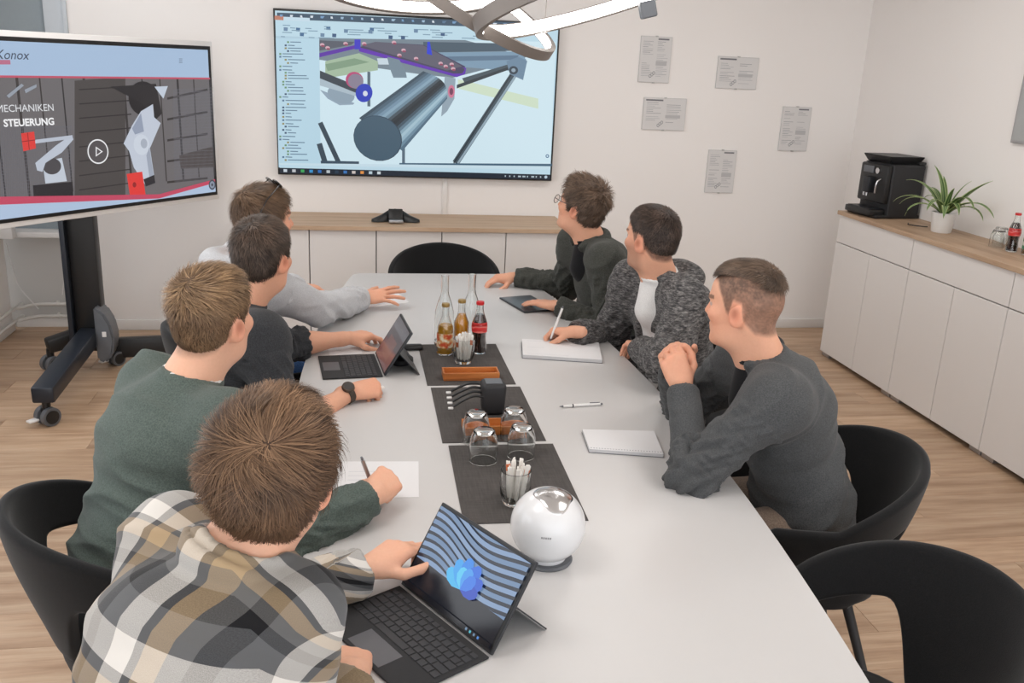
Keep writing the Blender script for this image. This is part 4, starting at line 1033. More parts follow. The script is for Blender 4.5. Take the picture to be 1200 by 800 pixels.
SPEC['plaid'] = dict(res=0.0034, gres=0.005, head=tuple(at_z(322, 556, 1.185)), look=(70, 10, 4), facing=46, nb=0.070, nz=0.112, sw=0.155, lean=0.20, skin=SK1, hair=srgb(84, 62, 46), light=srgb(150, 118, 90),
    top=0.010, side=0.008, ltop=0.058, lside=0.046, n=24000, w=0.0013, lift=0.16, jit=0.10, clump=0.75, drop=0.020, comb=(0.3,-0.3,0), crown=(-0.066,-0.022,0.098), hres=0.003,
    wL=(0.020, 1.672, 0.795), hL=((0.78, 0.58, 0.18), (-0.25, -0.15, 0.95), 'grip'), wR=(-0.012, 1.338, 0.79), hR=((-0.05, 0.98, -0.2), (0.15, 0.1, 1), 'claw'),
    poleR=(-0.3, -0.7, -0.25), shL=tuple(at_z(205, 640, 1.01)), shR=tuple(at_z(333, 724, 1.0)), garment=dict(name='flannel_shirt', mat=PLAID, loose=0.010, wide=0.006, collar='shirt', rib=False, fold=0.8), pants=DENIM, hunch=0.035,
    label='man in a black, white and tan checked flannel shirt, seen from behind, using a laptop')
SPEC['green'] = dict(head=tuple(at_z(250, 374, 1.18)), look=(57, 3, 2), facing=36, nb=0.065, lean=0.18, skin=SK1, hair=srgb(100, 77, 57), light=srgb(186, 152, 114),
    top=0.010, side=0.003, ltop=0.045, lside=0.014, n=9000, w=0.0015, lift=0.28, clump=0.6, comb=(0.7,0,0), fade=0.5,
    wR=tuple(at_z(438, 580, 0.805)), hR=((0.48, 0.86, 0.10), (0.20, -0.66, 0.72), 'pen'), wL=(-0.16, 2.42, 0.66), hL=((0.7, -0.4, -0.2), (0, 0, 1), 'relaxed'),
    garment=dict(name='sweater', mat=GREENK, loose=0.008, tee=WTEE), pants=DARKP, label='man in a dark green sweater writing with a pen, short blond-brown hair')
SPEC['charcoal'] = dict(head=tuple(at_z(308, 302, 1.18)), look=(62, 0, 0), facing=22, nb=0.07, lean=0.10, skin=SK2, hair=srgb(62, 51, 44), light=srgb(118, 98, 84),
    top=0.007, side=0.004, ltop=0.028, lside=0.018, n=7000, w=0.0015, lift=0.5, clump=0.4,
    wL=(-0.035, 3.325, 0.785), hL=((0.86, 0.50, 0.0), (-0.1, -0.1, 1), 'relaxed'), wR=(-0.020, 2.772, 0.775), hR=((0.94, 0.33, 0.05), (-0.05, -0.5, 0.85), 'fist'),
    bare=dict(L=True, R=True), garment=dict(name='sweater', mat=CHARK, loose=0.008, cuffL=0.095, cuffR=0.10, wide=0.004), pants=DENIM,
    label='man in a charcoal sweater with pushed-up sleeves and a wristwatch, at the laptop')
SPEC['lightgrey'] = dict(head=tuple(at_z(310, 258, 1.2)), look=(26, 2, 0), facing=18, nb=0.07, lean=0.08, skin=SK2, hair=srgb(88, 68, 52), light=srgb(140, 112, 88),
    top=0.010, side=0.006, ltop=0.045, lside=0.03, n=6000, w=0.0018, lift=0.3, clump=0.5, comb=(0.5,0,0),
    wR=(0.020, 3.90, 0.79), hR=((0.96, 0.18, 0.12), (-0.1, -0.45, 0.88), 'spread'), wL=(-0.27, 4.18, 0.77), hL=((0.95, 0.2, -0.1), (0, 0, 1), 'relaxed'), l1=0.31, l2=0.285, hsz=1.05,
    garment=dict(name='hoodie', mat=GREYS, loose=0.014, collar='hood', wide=0.008), pants=DENIMB, label='man in a light grey hoodie with sunglasses pushed up on his hair')
SPEC['olive'] = dict(head=tuple(at_z(681, 243, 1.205)), look=(140, 14, 0), facing=188, nb=0.05, lean=0.16, skin=SK2, hair=srgb(84, 68, 57), light=srgb(146, 120, 100), lump=0.004,
    top=0.013, side=0.004, ltop=0.045, lside=0.02, n=8000, w=0.0018, lift=0.55, clump=0.9, jit=0.35, comb=(0.4,0,0.2),
    wL=(0.868, 3.80, 0.785), hL=((-0.66, 0.75, -0.04), (0, 0, 1), 'flat'), wR=(0.765, 4.35, 0.785), hR=((-0.99, -0.08, -0.06), (0.0, -0.1, 1), 'relaxed'),
    garment=dict(name='overshirt', mat=OLIVE, loose=0.008, collar='shirt', wide=0.003, vee=True, tee=BTEE, rib=False), pants=DARKP, label='man in a dark olive overshirt with glasses, hand on a tablet')
SPEC['hoodie'] = dict(head=tuple(at_z(763, 281, 1.195)), look=(124, 3, 0), facing=196, nb=0.05, lean=0.15, skin=SK2, hair=srgb(60, 49, 43), light=srgb(104, 86, 76), stubble=0.45, fade=0.75, line='taper',
    top=0.008, side=0.003, ltop=0.018, lside=0.009, n=7000, w=0.0015, lift=0.5, fringe=0.004,
    wR=(0.848, 3.345, 0.80), hR=((-0.78, 0.6, -0.12), (0.05, 0.35, 0.92), 'pen'), wL=(1.035, 3.09, 0.805), hL=((0.05, 0.99, -0.05), (0.2, -0.3, 0.9), 'relaxed'), poleL=(-0.25, -0.75, -0.3),
    garment=dict(name='hoodie', mat=MELA, loose=0.012, collar='hood', wide=0.006, open=0.036, vee=True, tee=WTEE), pants=DARKP, label='man in a speckled grey hoodie over a white T-shirt, writing on a pad')
SPEC['darkgrey'] = dict(head=tuple(at_z(872, 360, 1.185)), look=(136, -1, 0), facing=170, nb=0.06, lean=0.19, skin=SK2, hair=srgb(86, 71, 60), light=srgb(118, 98, 83), strip=0.046, fade=0.76, line='high',
    top=0.012, side=0.001, ltop=0.022, lside=0.006, n=7000, w=0.0014, lift=0.4, fringe=0.002, comb=(0.6,0,0),
    wL=(0.905, 2.300, 0.945), hL=((-0.30, 0.36, 0.88), (-0.25, -0.88, 0.25), 'lace'), wR=(0.93, 2.455, 0.945), hR=((-0.34, -0.36, 0.86), (-0.3, 0.88, 0.25), 'lace'),
    poleL=(-0.25, -0.65, -0.75), poleR=(0.0, 0.6, -0.8),
    garment=dict(name='sweater', mat=DGREYK, loose=0.009, tee=BTEE, vee=True), pants=TAUPE, label='man in a dark grey sweater with folded hands, short sides and a side parting')
for k_ in SPEC: person(SPEC[k_])
# ================================================================== SMALL THINGS
t = NT('clear_glass'); t.base((0.97, 0.985, 0.98)); GLASS = t.set(0.02, trans=1.0, ior=1.45)
t = NT('cola'); t.base((0.035, 0.008, 0.004)); COLA = t.set(0.08, spec=0.6)
def liquid(name, c): t = NT(name); t.base(c); return t.set(0.1, spec=0.5)
JUICE = liquid('orange_juice', srgb(226, 150, 30)); APPLE = liquid('apple_juice', srgb(196, 140, 34))
PAPER = plain('paper', srgb(222, 221, 222), 0.8, var=0.01); PAPERE = plain('paper_edge', srgb(198, 197, 199), 0.85, var=0.05, scale=200)
RED = plain('cap_red', srgb(196, 34, 38), 0.4); GOLD = plain('cap_gold', srgb(170, 140, 84), 0.35, metal=0.5)
INK = plain('ink', srgb(96, 98, 104), 0.7)
# ---- place mats
t = NT('woven_mat'); v = t.coords('Object')
wx = t.n('ShaderNodeTexWave'); wx.bands_direction = 'X'; wx.inputs['Scale'].default_value = 120; wx.inputs['Distortion'].default_value = 0.6; t.l(v, wx.inputs['Vector'])
wy = t.n('ShaderNodeTexWave'); wy.bands_direction = 'Y'; wy.inputs['Scale'].default_value = 120; wy.inputs['Distortion'].default_value = 0.6; t.l(v, wy.inputs['Vector'])
wv = t.math('MULTIPLY', wx.outputs['Fac'], wy.outputs['Fac']); gx = t.noise(t.coords('Object', (14, 220, 1)), 1.0, 2); gy = t.noise(t.coords('Object', (220, 14, 1)), 1.0, 2)
t.base(t.mix(t.math('MULTIPLY', t.math('ADD', gx, gy), 0.62), srgb(48, 45, 44), srgb(96, 92, 90))); t.bump(wv, 0.4, 0.001); MAT = t.set(0.85, spec=0.2)
for i, (cy, rot, lb) in enumerate(((3.146, 0.3, 'dark grey woven place mat under the drink bottles, farthest of the three'), (2.657, -0.3, 'dark grey woven place mat under the black charging cube, middle one'), (2.170, -1.0, 'dark grey woven place mat under the upturned glasses, nearest of the three'))):
    bm = bmesh.new(); b_box(bm, (0,0,0.001), (0.306, 0.466, 0.002), 0.0006, 1)
    o = bm_obj('place_mat', bm, MAT); o.location = (0.388-0.002*(1-i)+0.008*i, cy, TZ+0.0003); o.rotation_euler = (0,0,math.radians(rot)); tag(o, lb, 'place mat', 'place mats in a row')
MZ = TZ+0.0025
# ---- bottles
def bottle(name, loc, outer, liq, liqmat, capmat, capz, capr, label, cat='bottle', bands=(), group=None, caph=0.012):
    r = empty(name, loc); th = 0.0022
    prof = [(0, 0.0)]+outer+[(max(rr-th, 0.002), z if k else z) for k, (rr, z) in enumerate(reversed(outer)) if z > 0.004]+[(0, 0.006)]
    lathe('glass', prof, GLASS, r, 28)
    if liq:
        body = [(0, 0.0065)]+[(max(rr-th-0.0006, 0.001), max(z, 0.0065)) for rr, z in outer if z < liq]
        rr = np.interp(liq, [z for _, z in outer], [q for q, _ in outer])-th-0.0006
        lathe('drink', body+[(rr, liq), (0, liq)], liqmat, r, 24)
    if capmat: lathe('cap', [(0, capz), (capr, capz), (capr*1.06, capz+caph*0.3), (capr, capz+caph), (0, capz+caph+0.001)], capmat, r, 20)
    for (z0, z1, rad, m) in bands:
        bm = bmesh.new(); n = 28; pr = []
        for z, q in ((z0, rad(z0)+0.0005), (z0+(z1-z0)/2, rad((z0+z1)/2)+0.0006), (z1, rad(z1)+0.0005)): pr.append((q, z))
        b_lathe(bm, pr, n); bm_obj('bottle_label', bm, m, r, angle=50)
    return tag(r, label, cat, group)
def rad_of(outer): return lambda z: float(np.interp(z, [q for _, q in outer], [p_ for p_, _ in outer]))
water = [(0.034,0.0),(0.0375,0.004),(0.038,0.02),(0.038,0.11),(0.036,0.135),(0.027,0.17),(0.0165,0.20),(0.0145,0.215),(0.0145,0.272),(0.0155,0.275)]
bottle('water_bottle', (0.332, 3.372, MZ), water, 0, None, None, 0, 0, 'clear glass water bottle standing behind the juice bottle on the left', group='clear water bottles')
bottle('water_bottle', (0.440, 3.405, TZ), water, 0, None, None, 0, 0, 'clear glass water bottle standing behind the orange drink and dark drink bottles', group='clear water bottles')
small = [(0.027,0.0),(0.030,0.004),(0.0305,0.012),(0.0305,0.095),(0.029,0.108),(0.019,0.132),(0.0135,0.150),(0.0130,0.176),(0.0140,0.180),(0.0140,0.190)]
def lbl(name, c1, c2):
    t = NT(name); f = t.noise(t.coords('Object'), 45, 3); t.base(t.ramp(f, [(0.40, c1), (0.52, c2), (0.60, srgb(196, 70, 40))])); return t.set(0.6)
bottle('juice_bottle', (0.325, 3.258, MZ), small, 0.115, APPLE, GOLD, 0.184, 0.0145, 'small juice bottle with a fruit label at the left of the bottle group', bands=[(0.030, 0.085, rad_of(small), lbl('fruit_label', srgb(232, 224, 200), srgb(214, 150, 90)))], group='small drink bottles')
bottle('juice_bottle', (0.392, 3.315, MZ), small, 0.140, JUICE, GOLD, 0.184, 0.0145, 'small bottle of orange drink standing between the juice bottle and the dark drink', group='small drink bottles')
cola = [(0.025,0.0),(0.029,0.006),(0.0295,0.03),(0.0265,0.055),(0.0265,0.07),(0.0300,0.095),(0.0300,0.112),(0.0255,0.130),(0.0165,0.155),(0.0130,0.172),(0.0130,0.188),(0.0138,0.192)]
t = NT('red_label'); v = t.coords('Object'); w_ = t.n('ShaderNodeTexWave'); w_.bands_direction = 'Z'; w_.inputs['Scale'].default_value = 14; w_.inputs['Distortion'].default_value = 6; t.l(v, w_.inputs['Vector'])
t.base(t.ramp(w_.outputs['Fac'], [(0.0, srgb(214, 44, 44)), (0.80, srgb(222, 62, 58)), (0.97, srgb(232, 130, 122))])); REDL = t.set(0.45)
bottle('cola_bottle', (0.456, 3.272, MZ), cola, 0.150, COLA, RED, 0.188, 0.0145, 'small dark cola bottle with a red label and red cap on the table', bands=[(0.084, 0.122, rad_of(cola), REDL)])
# ---- tumblers with sugar sticks
tum = [(0.026,0.0),(0.030,0.003),(0.038,0.030),(0.040,0.055),(0.0385,0.092)]
def tumbler_mesh(parent, up=True):
    th = 0.0028; prof = [(0,0)]+tum+[(r-th, z) for r, z in reversed(tum) if z > 0.01]+[(0.024,0.012),(0,0.011)]
    if not up: prof = [(r, 0.093-z) for r, z in prof]
    return lathe('glass', prof, GLASS, parent, 32)
STK = plain('sugar_paper', srgb(238, 234, 228), 0.8, var=0.02); STKR = plain('sugar_print', srgb(206, 112, 66), 0.8)
def stick_glass(loc, label, seed):
    r = empty('sugar_stick_glass', loc); tumbler_mesh(r); rr = random.Random(seed)
    for i in range(24):
        a = 2*math.pi*i/24*3.0+rr.uniform(-0.2,0.2); q = 0.003+0.018*rr.random(); b = np.array([q*math.cos(a), q*math.sin(a), 0.0135]); q2 = q+0.004+0.010*rr.random(); hgt = rr.uniform(0.098, 0.118)
        e = np.array([q2*math.cos(a+rr.uniform(-.3,.3)), q2*math.sin(a), hgt]); d = nrm(e-b); yy = nrm(np.cross(d, (math.cos(a*1.7), math.sin(a*1.7), 0.1))); xx = np.cross(yy, d)
        m3 = Matrix(((xx[0],yy[0],d[0]),(xx[1],yy[1],d[1]),(xx[2],yy[2],d[2])))
        s = box('sugar_stick', tuple((b+e)/2), (0.0105, 0.0032, float(np.linalg.norm(e-b))), STK, r, 0.0012, 1, m3)
        if i % 4 == 0: box('print_patch', tuple(b+(e-b)*rr.uniform(0.62,0.86)), (0.0109, 0.0036, 0.018), STKR, s, 0, 1, m3)
    return tag(r, label, 'glass', 'glasses of sugar sticks')
stick_glass((0.384, 3.150, MZ), 'glass of white sugar sticks in front of the drink bottles', 1)
stick_glass((0.388, 2.035, MZ), 'glass of sugar sticks on the nearest mat beside the white sphere', 2)
for i, (x, y) in enumerate(((0.338, 2.425), (0.452, 2.445), (0.343, 2.295), (0.453, 2.318))):
    o = empty('tumbler', (x, y, MZ if i > 1 else TZ+0.0028)); tumbler_mesh(o, False)
    tag(o, 'upturned drinking glass, '+('back left', 'back right', 'front left', 'front right')[i]+' one of four beside the wooden tray', 'glass', 'upturned tumblers')
# ---- wooden trays
ORW = wood('cherry_wood', srgb(150, 84, 36), srgb(190, 112, 54), srgb(208, 134, 72), axis=0, rough=0.4, scale=2)
for i, (x, y, lb) in enumerate(((0.390, 2.985, 'small orange-brown wooden tray holding a spoon, in front of the bottles'), (0.407, 2.505, 'small orange-brown wooden tray behind the upturned glasses'))):
    r = empty('wooden_tray', (x, y, MZ)); w2, d2 = 0.098, 0.034
    box('base', (0,0,0.003), (0.194,0.066,0.006), ORW, r, 0.001, 1)
    for s in (1,-1):
        box('long_side', (0, s*(d2-0.003), 0.017), (0.196,0.006,0.022), ORW, r, 0.001, 1); box('short_side', (s*(w2-0.003), 0, 0.017), (0.006,0.0615,0.022), ORW, r, 0.001, 1)
    tag(r, lb, 'tray', 'wooden trays')
bm = bmesh.new(); b_tube(bm, spline([(-0.02,0,0),(0.03,0,0.003),(0.08,0,0.002)], 4), 0.003, 8); 
b_lathe(bm, [(0,-0.002),(0.010,0.0),(0.012,0.003),(0.009,0.002),(0,0.001)], 16, (-0.03,0,0)); o = bm_obj('spoon', bm, CHROME, angle=50); o.location = (0.375, 2.985, MZ+0.0095); tag(o, 'small metal spoon lying in the wooden tray near the bottles', 'spoon')
# ---- charging cube with four cables
r = empty('charging_cube', (0.420, 2.655, MZ))
bm = bmesh.new(); b_box(bm, (0,0,0.052), (0.078,0.074,0.104), 0.014, 3)
for v_ in bm.verts: k = 0.86+0.14*min(1, v_.co.z/0.09); v_.co.x *= k; v_.co.y *= k
bm_obj('body', bm, BLACKM, r, angle=50); box('top_plate', (0,0,0.1045), (0.052,0.05,0.002), GREYP, r, 0.0008, 1)
for i in range(4):
    yy = -0.026+0.017*i; z0 = 0.062+0.008*i
    c_ = tube('cable', spline([(-0.033, yy, z0), (-0.065, yy*1.1, z0+0.004), (-0.10, yy*1.25, z0-0.010), (-0.128, yy*1.4, z0-0.026)], 5), 0.0042, BLACK, r, 8)
    box('plug', (-0.136, yy*1.45, z0-0.031), (0.016, 0.009, 0.006), WPL, c_, 0.0015, 1)
tag(r, 'black charging cube with four short cables on the middle mat', 'charger')
# ---- white sphere (speaker) with a chrome panel
BC = at_z(642, 614, 0.826); r = empty('sphere_speaker', (BC[0], BC[1], TZ)); SR = 0.0835
t = NT('glossy_white'); t.base(srgb(226,226,227)); GLW = t.set(0.22, coat=0.3)
prof = [(0,0.0),(0.045,0.0)]+[(SR*math.cos(a), 0.086+SR*math.sin(a)) for a in np.linspace(math.radians(-58), math.radians(90), 34)]
prof[-1] = (0, prof[-1][1]); lathe('body', prof, GLW, r, 56)
lathe('base_shadow_disc', [(0,0.0),(0.058,0.0),(0.060,0.004),(0.056,0.008),(0,0.008)], GREYP, r, 40)  # grey disc that stands in for the shadow under the sphere
# chrome patch: rounded triangular cap on the sphere
cax = nrm(A3((0.10,-0.22,0.97))); ca = nrm(np.cross((0,1,0.2), cax)); cb = np.cross(cax, ca); vs = [tuple(cax*(SR+0.0012))]; fs = []; rings = 10; sg = 48
for k in range(1, rings+1):
    for j in range(sg):
        a = 2*math.pi*j/sg; rmax = 0.56*(1+0.16*math.cos(3*(a-0.5))); th = rmax*k/rings; d = cax*math.cos(th)+(ca*math.cos(a)+cb*math.sin(a))*math.sin(th)
        vs.append(tuple(d*(SR+(0.0012 if k < rings else -0.001))))
for j in range(sg): fs.append((0, 1+j, 1+(j+1)%sg))
for k in range(rings-1):
    for j in range(sg): a0 = 1+k*sg; fs.append((a0+j, a0+sg+j, a0+sg+(j+1)%sg, a0+(j+1)%sg))
o = mesh_obj('chrome_panel', vs, fs, CHROME, r, True); o.location = (0,0,0.086)
pr = Print(); [pr.rect(-0.011+k*0.0046, 0, -0.0076+k*0.0046, 0.0042, (150,149,150)) for k in range(5)]
def onball(x, y, z):
    a = -0.02+x/SR; e = 0.10+y/SR; fw = nrm(-A3((BC[0]-0.0, BC[1], 0))); rt = A3((-fw[1], fw[0], 0)); d = (fw*math.cos(a)+rt*math.sin(a))*math.cos(e)+A3((0,0,1))*math.sin(e); return tuple(d*(SR+0.0004+z)+A3((0,0,0.086)))
pr.build('lettering', PRN, r, onball)
tag(r, 'glossy white sphere with a chrome panel standing on the table', 'speaker')

# ---- writing pads and papers
def pad(corners, th, label, lines=0, spiral=False):
    c = np.mean(corners, 0); r = empty('notepad', (c[0], c[1], TZ+0.0003)); loc = [(p_[0]-c[0], p_[1]-c[1]) for p_ in corners]
    prism('backing', [(x*1.012, y*1.012) for x, y in loc], 0, 0.0016, GREYP, r); prism('page_block', loc, 0.0016, th, PAPERE, r); prism('top_sheet', [(x*0.998, y*0.998) for x, y in loc], th, th+0.0004, PAPER, r)
    a, b, cc, d = [A3(q) for q in loc]; p2 = Print()
    for k in range(lines):
        f = 0.1+0.8*k/max(1, lines-1); s0 = b+(a-b)*f; s1 = cc+(d-cc)*f; p2.line(s0+(s1-s0)*0.06, s0+(s1-s0)*(0.25+0.5*random.random()), 0.0012, (168, 170, 178))
    if spiral:
        e0, e1 = b+(a-b)*0.06, cc+(d-cc)*0.06
        for k in range(26): q = e0+(e1-e0)*(0.03+0.94*k/25); p2.rect(q[0]-0.0016, q[1]-0.0025, q[0]+0.0016, q[1]+0.0025, (150,150,154))
    if p2.v: p2.build('print', PRN, r, lambda x, y, z: (x, y, th+0.0005+z))
    return tag(r, label, 'notepad', 'writing pads')
pad([(0.646,3.403),(0.614,3.201),(0.904,3.132),(0.947,3.351)], 0.014, 'large white writing pad under the hand of the man in the speckled hoodie', 3)
pad([(0.670,2.48),(0.656,2.334),(0.862,2.285),(0.888,2.454)], 0.011, 'small white spiral pad beside the man with folded hands', 0, True)
def sheet(pts, label, marks=6):
    c = np.mean(np.array(pts), 0); loc = [(p_[0]-c[0], p_[1]-c[1]) for p_ in pts]; o = empty('paper_sheet', (c[0], c[1], TZ+0.0003)); prism('sheet', loc, 0, 0.0007, PAPER, o); p2 = Print()
    a, b, cc, d = [A3(q) for q in loc]
    for k in range(marks): f = 0.12+0.7*k/marks; s0 = a+(d-a)*f; s1 = b+(cc-b)*f; p2.line(s0+(s1-s0)*0.1, s0+(s1-s0)*(0.3+0.5*random.random()), 0.001, (150,154,168))
    p2.build('print', PRN, o, lambda x, y, z: (x, y, 0.0008+z)); return tag(o, label, 'paper', 'loose paper sheets')
sheet([(-0.055,2.10),(0.152,2.090),(0.165,2.305),(-0.040,2.318)], 'white paper sheet under the pen hand of the man in green')
sheet([(-0.10,3.25),(0.02,3.275),(-0.005,3.46),(-0.12,3.44)], 'white paper sheet behind the small laptop, under the bare forearm')
sheet([(0.03,3.92),(0.235,4.02),(0.17,4.28),(-0.02,4.19)], 'white paper sheet under the spread hand of the man in light grey')
# ---- pens
def pen(a, b, label, body=WPL, tip=DARKM, grip=None):
    a = A3(a); b = A3(b); d = b-a; o = empty('ballpoint_pen', tuple(a))
    tube('tip', [(0,0,0), tuple(d*0.09)], [0.0008, 0.0035], tip, o, 10); tube('barrel', [tuple(d*0.09), tuple(d*0.35), tuple(d*0.97)], [0.0036, 0.0052, 0.0050], body, o, 12)
    tube('button', [tuple(d*0.97), tuple(d*1.03)], 0.003, tip, o, 10); u = nrm(np.cross(np.cross(d, (0,0,1)), d)); tube('clip', [tuple(d*0.72+u*0.0065), tuple(d*0.96+u*0.0055)], 0.0014, tip, o, 6)
    if grip: tube('ring', [tuple(d*0.30), tuple(d*0.33)], 0.0056, grip, o, 12)
    return tag(o, label, 'pen')
pen((0.644,2.686,TZ+0.0055), (0.788,2.703,TZ+0.0055), 'white and grey ballpoint pen lying on the table to the right of the mats', WPL, GREYP, BLACK)

# ---- laptops (tablet with kickstand and keyboard cover)
KEYS = plain('key_cap', srgb(50, 50, 53), 0.6); KBD = plain('keyboard_felt', srgb(40, 40, 42), 0.8, var=0.12, scale=200); PADM = plain('touchpad', srgb(88, 88, 92), 0.45); SLATE = plain('slate_metal', srgb(58, 60, 64), 0.4, metal=0.4)
def laptop(hL, hR, depth, th, height, label, picture, keys=True, stand=0.11):
    hL = A3(hL); hR = A3(hR); W = np.linalg.norm(hR-hL); ux = (hR-hL)/W; ou = A3((-ux[1], ux[0], 0)); o = empty('tablet_laptop', tuple((hL+hR)/2-A3((0,0,0.012))), math.atan2(ux[1], ux[0]))
    # local: x along the hinge, -y towards the user, z up; origin on the table
    bm = bmesh.new(); b_box(bm, (0, -depth/2, 0.0035), (W, depth, 0.005), 0.0015, 1); kb = bm_obj('keyboard', bm, KBD, o, angle=40)
    pass
    rows = 6; kd = depth*0.56/rows; y0 = -depth*0.07
    for rI in range(rows):
        n = 14; kw = W*0.94/n; x = -W*0.47
        lay = [1]*14
        if rI == 0: lay = [1]*14
        if rI == 2: lay = [1.5]+[1]*12+[0.5]
        if rI == 3: lay = [1.7]+[1]*11+[1.3]
        if rI == 4: lay = [2.2]+[1]*10+[1.8]
        if rI == 5: lay = [1,1,1,1,5,1,1,1,1,1]
        for q in lay:
            h_ = kd*(0.6 if rI == 0 else 0.84)
            bm = bmesh.new(); b_box(bm, (x+kw*q/2, y0-kd*(rI+0.5), 0.0068), (kw*q-0.0028, h_, 0.0022), 0.0007, 1); bm_obj('key', bm, KEYS, kb); x += kw*q
    box('touchpad', (0, -depth*0.815, 0.0062), (W*0.36, depth*0.28, 0.0008), PADM, kb, 0.0003, 1)
    s, c_ = math.sin(math.radians(th)), math.cos(math.radians(th)); rot = Matrix.Rotation(math.radians(-th), 3, 'X')
    sc = empty('screen_unit', (0, 0.002, 0.008)); sc.parent = o; sc.rotation_euler = (math.radians(-th), 0, 0)
    box('casing', (0, 0.0045, height/2), (W, 0.008, height), SLATE, sc, 0.002, 2); box('glass_front', (0, 0.0002, height/2), (W-0.004, 0.0014, height-0.004), BLACK, sc, 0.0004, 1)
    p2 = Print(); picture(p2, W-0.014, height-0.014); p2.build('screen_picture', picture.mat, sc, lambda x, y, z: (x, -0.0009-z, height/2+y))
    # kickstand: plate from half way up the back down to the table
    hz = height*0.52; yb = hz*s+0.010*c_; zb = 0.008+hz*c_-0.010*s; yf = yb+stand; 
    bm = bmesh.new(); q = [(-W/2+0.004, yb, zb), (W/2-0.004, yb, zb), (W/2-0.004, yf, 0.0022), (-W/2+0.004, yf, 0.0022)]; n_ = nrm(np.cross(A3(q[1])-A3(q[0]), A3(q[3])-A3(q[0])))*0.0016
    lo = [bm.verts.new(A3(v_)-n_) for v_ in q]; hi = [bm.verts.new(A3(v_)+n_) for v_ in q]; bm.faces.new(lo); bm.faces.new(hi[::-1])
    for i in range(4): bm.faces.new((lo[i], lo[(i+1)%4], hi[(i+1)%4], hi[i]))
    bm_obj('kickstand', bm, SLATE, o)
    return tag(o, label, 'laptop', 'tablet laptops')
def pic1(p2, W, H):
    p2.rect(-W/2, -H/2, W/2, H/2, (20, 22, 30))
    def wave(y0, amp, ph, th_, col, x0=-W/2, x1=W/2):
        n = 18; up_ = []; dn = []
        for i in range(n+1):
            x = x0+(x1-x0)*i/n; y = y0+amp*math.sin(2.2*math.pi*(i/n)+ph)+0.012*math.sin(5*i/n+ph); up_.append((x, min(H/2, max(-H*0.16, y+th_/2)))); dn.append((x, min(H/2, max(-H*0.16, y-th_/2))))
        for i in range(n): 
            if up_[i][1]-dn[i][1] > 1e-5 or up_[i+1][1]-dn[i+1][1] > 1e-5: p2.poly([up_[i], up_[i+1], dn[i+1], dn[i]], col)
    p2.rect(-W/2, -H*0.16, W/2, H/2, (24, 32, 48))
    for k in range(13): wave(-H*0.22+k*0.0155, 0.0045, 0.5+k*0.12, 0.0095, (112, 140, 176) if k % 2 else (134, 160, 196))
    for (ang, ln_, wd_, c1) in ((158,0.058,0.030,(70,190,246)),(128,0.062,0.032,(56,168,244)),(98,0.064,0.034,(44,140,238)),(66,0.064,0.034,(38,112,228)),(36,0.060,0.032,(34,92,214)),(12,0.050,0.026,(30,74,196)),(112,0.044,0.030,(90,206,250)),(82,0.046,0.030,(66,160,244)),(52,0.044,0.028,(52,126,236))):
        d_ = A3((math.cos(math.radians(ang)), math.sin(math.radians(ang)))); n2 = A3((-d_[1], d_[0])); o_ = A3((0.012, -0.030))
        p2.poly([o_, o_+d_*ln_*0.35+n2*wd_*0.42, o_+d_*ln_*0.7+n2*wd_*0.5, o_+d_*ln_*0.95+n2*wd_*0.25, o_+d_*ln_, o_+d_*ln_*0.92-n2*wd_*0.3, o_+d_*ln_*0.65-n2*wd_*0.5, o_+d_*ln_*0.3-n2*wd_*0.38], c1)
    p2.rect(-W/2, -H/2, W/2, -H/2+0.010, (14,14,20))
    for k in range(4): p2.rect(0.070+k*0.012, -H/2+0.003, 0.075+k*0.012, -H/2+0.008, ((120,150,180),(90,200,220),(120,150,180),(90,150,230))[k])
pic1.mat = facecol('laptop_image', emit=0.85, rough=0.15, spec=0.5)
def pic2(p2, W, H):
    p2.rect(-W/2, -H/2, W/2, H/2, (92, 84, 88)); p2.rect(-W/2, -H/2, W/2, -H*0.05, (126, 84, 84)); p2.rect(-W/2, H*0.25, W/2, H/2, (112, 112, 118))
    p2.rect(-W*0.3, -H*0.35, W*0.25, H*0.1, (134, 96, 92))
pic2.mat = facecol('small_laptop_image', emit=0.55, rough=0.15, spec=0.5)
LP1 = laptop((0.085,1.682,TZ+0.012), (0.239,1.425,TZ+0.012), 0.190, 33, 0.190, 'open tablet laptop with blue striped picture in front of the man in the flannel shirt', pic1, stand=0.085)
LP2 = laptop((0.063,3.255,TZ+0.012), (0.088,3.005,TZ+0.012), 0.205, 32, 0.178, 'open dark tablet laptop between the arms of the man in charcoal', pic2, stand=0.07)
# ---- black gadgets behind the small laptop
bm = bmesh.new(); b_box(bm, (0,0,0.011), (0.085,0.034,0.022), 0.010, 3); o = bm_obj('computer_mouse', bm, BLACK, angle=60); o.location = (0.205,3.315,TZ+0.0003); o.rotation_euler = (0,0,0.05)
tag(o, 'small black rounded device beside the farthest mat', 'mouse')
o = lathe('black_puck', [(0,0),(0.040,0),(0.044,0.006),(0.043,0.020),(0.034,0.027),(0,0.028)], BLACKM, None, 32, (0.158,3.16,TZ+0.0003)); tag(o, 'dark round puck on the table behind the small laptop', 'puck')
# ---- tablet under the hand of the man in olive
r = empty('tablet', (0.775,3.985,TZ+0.0003), math.radians(-74)); box('casing', (0,0,0.004), (0.27,0.165,0.008), SLATE, r, 0.003, 2); box('glass_front', (0,0,0.0082), (0.26,0.155,0.0006), plain('tablet_glass', srgb(70,74,80), 0.3), r); tag(r, 'dark tablet lying under the hand of the man in olive', 'tablet')

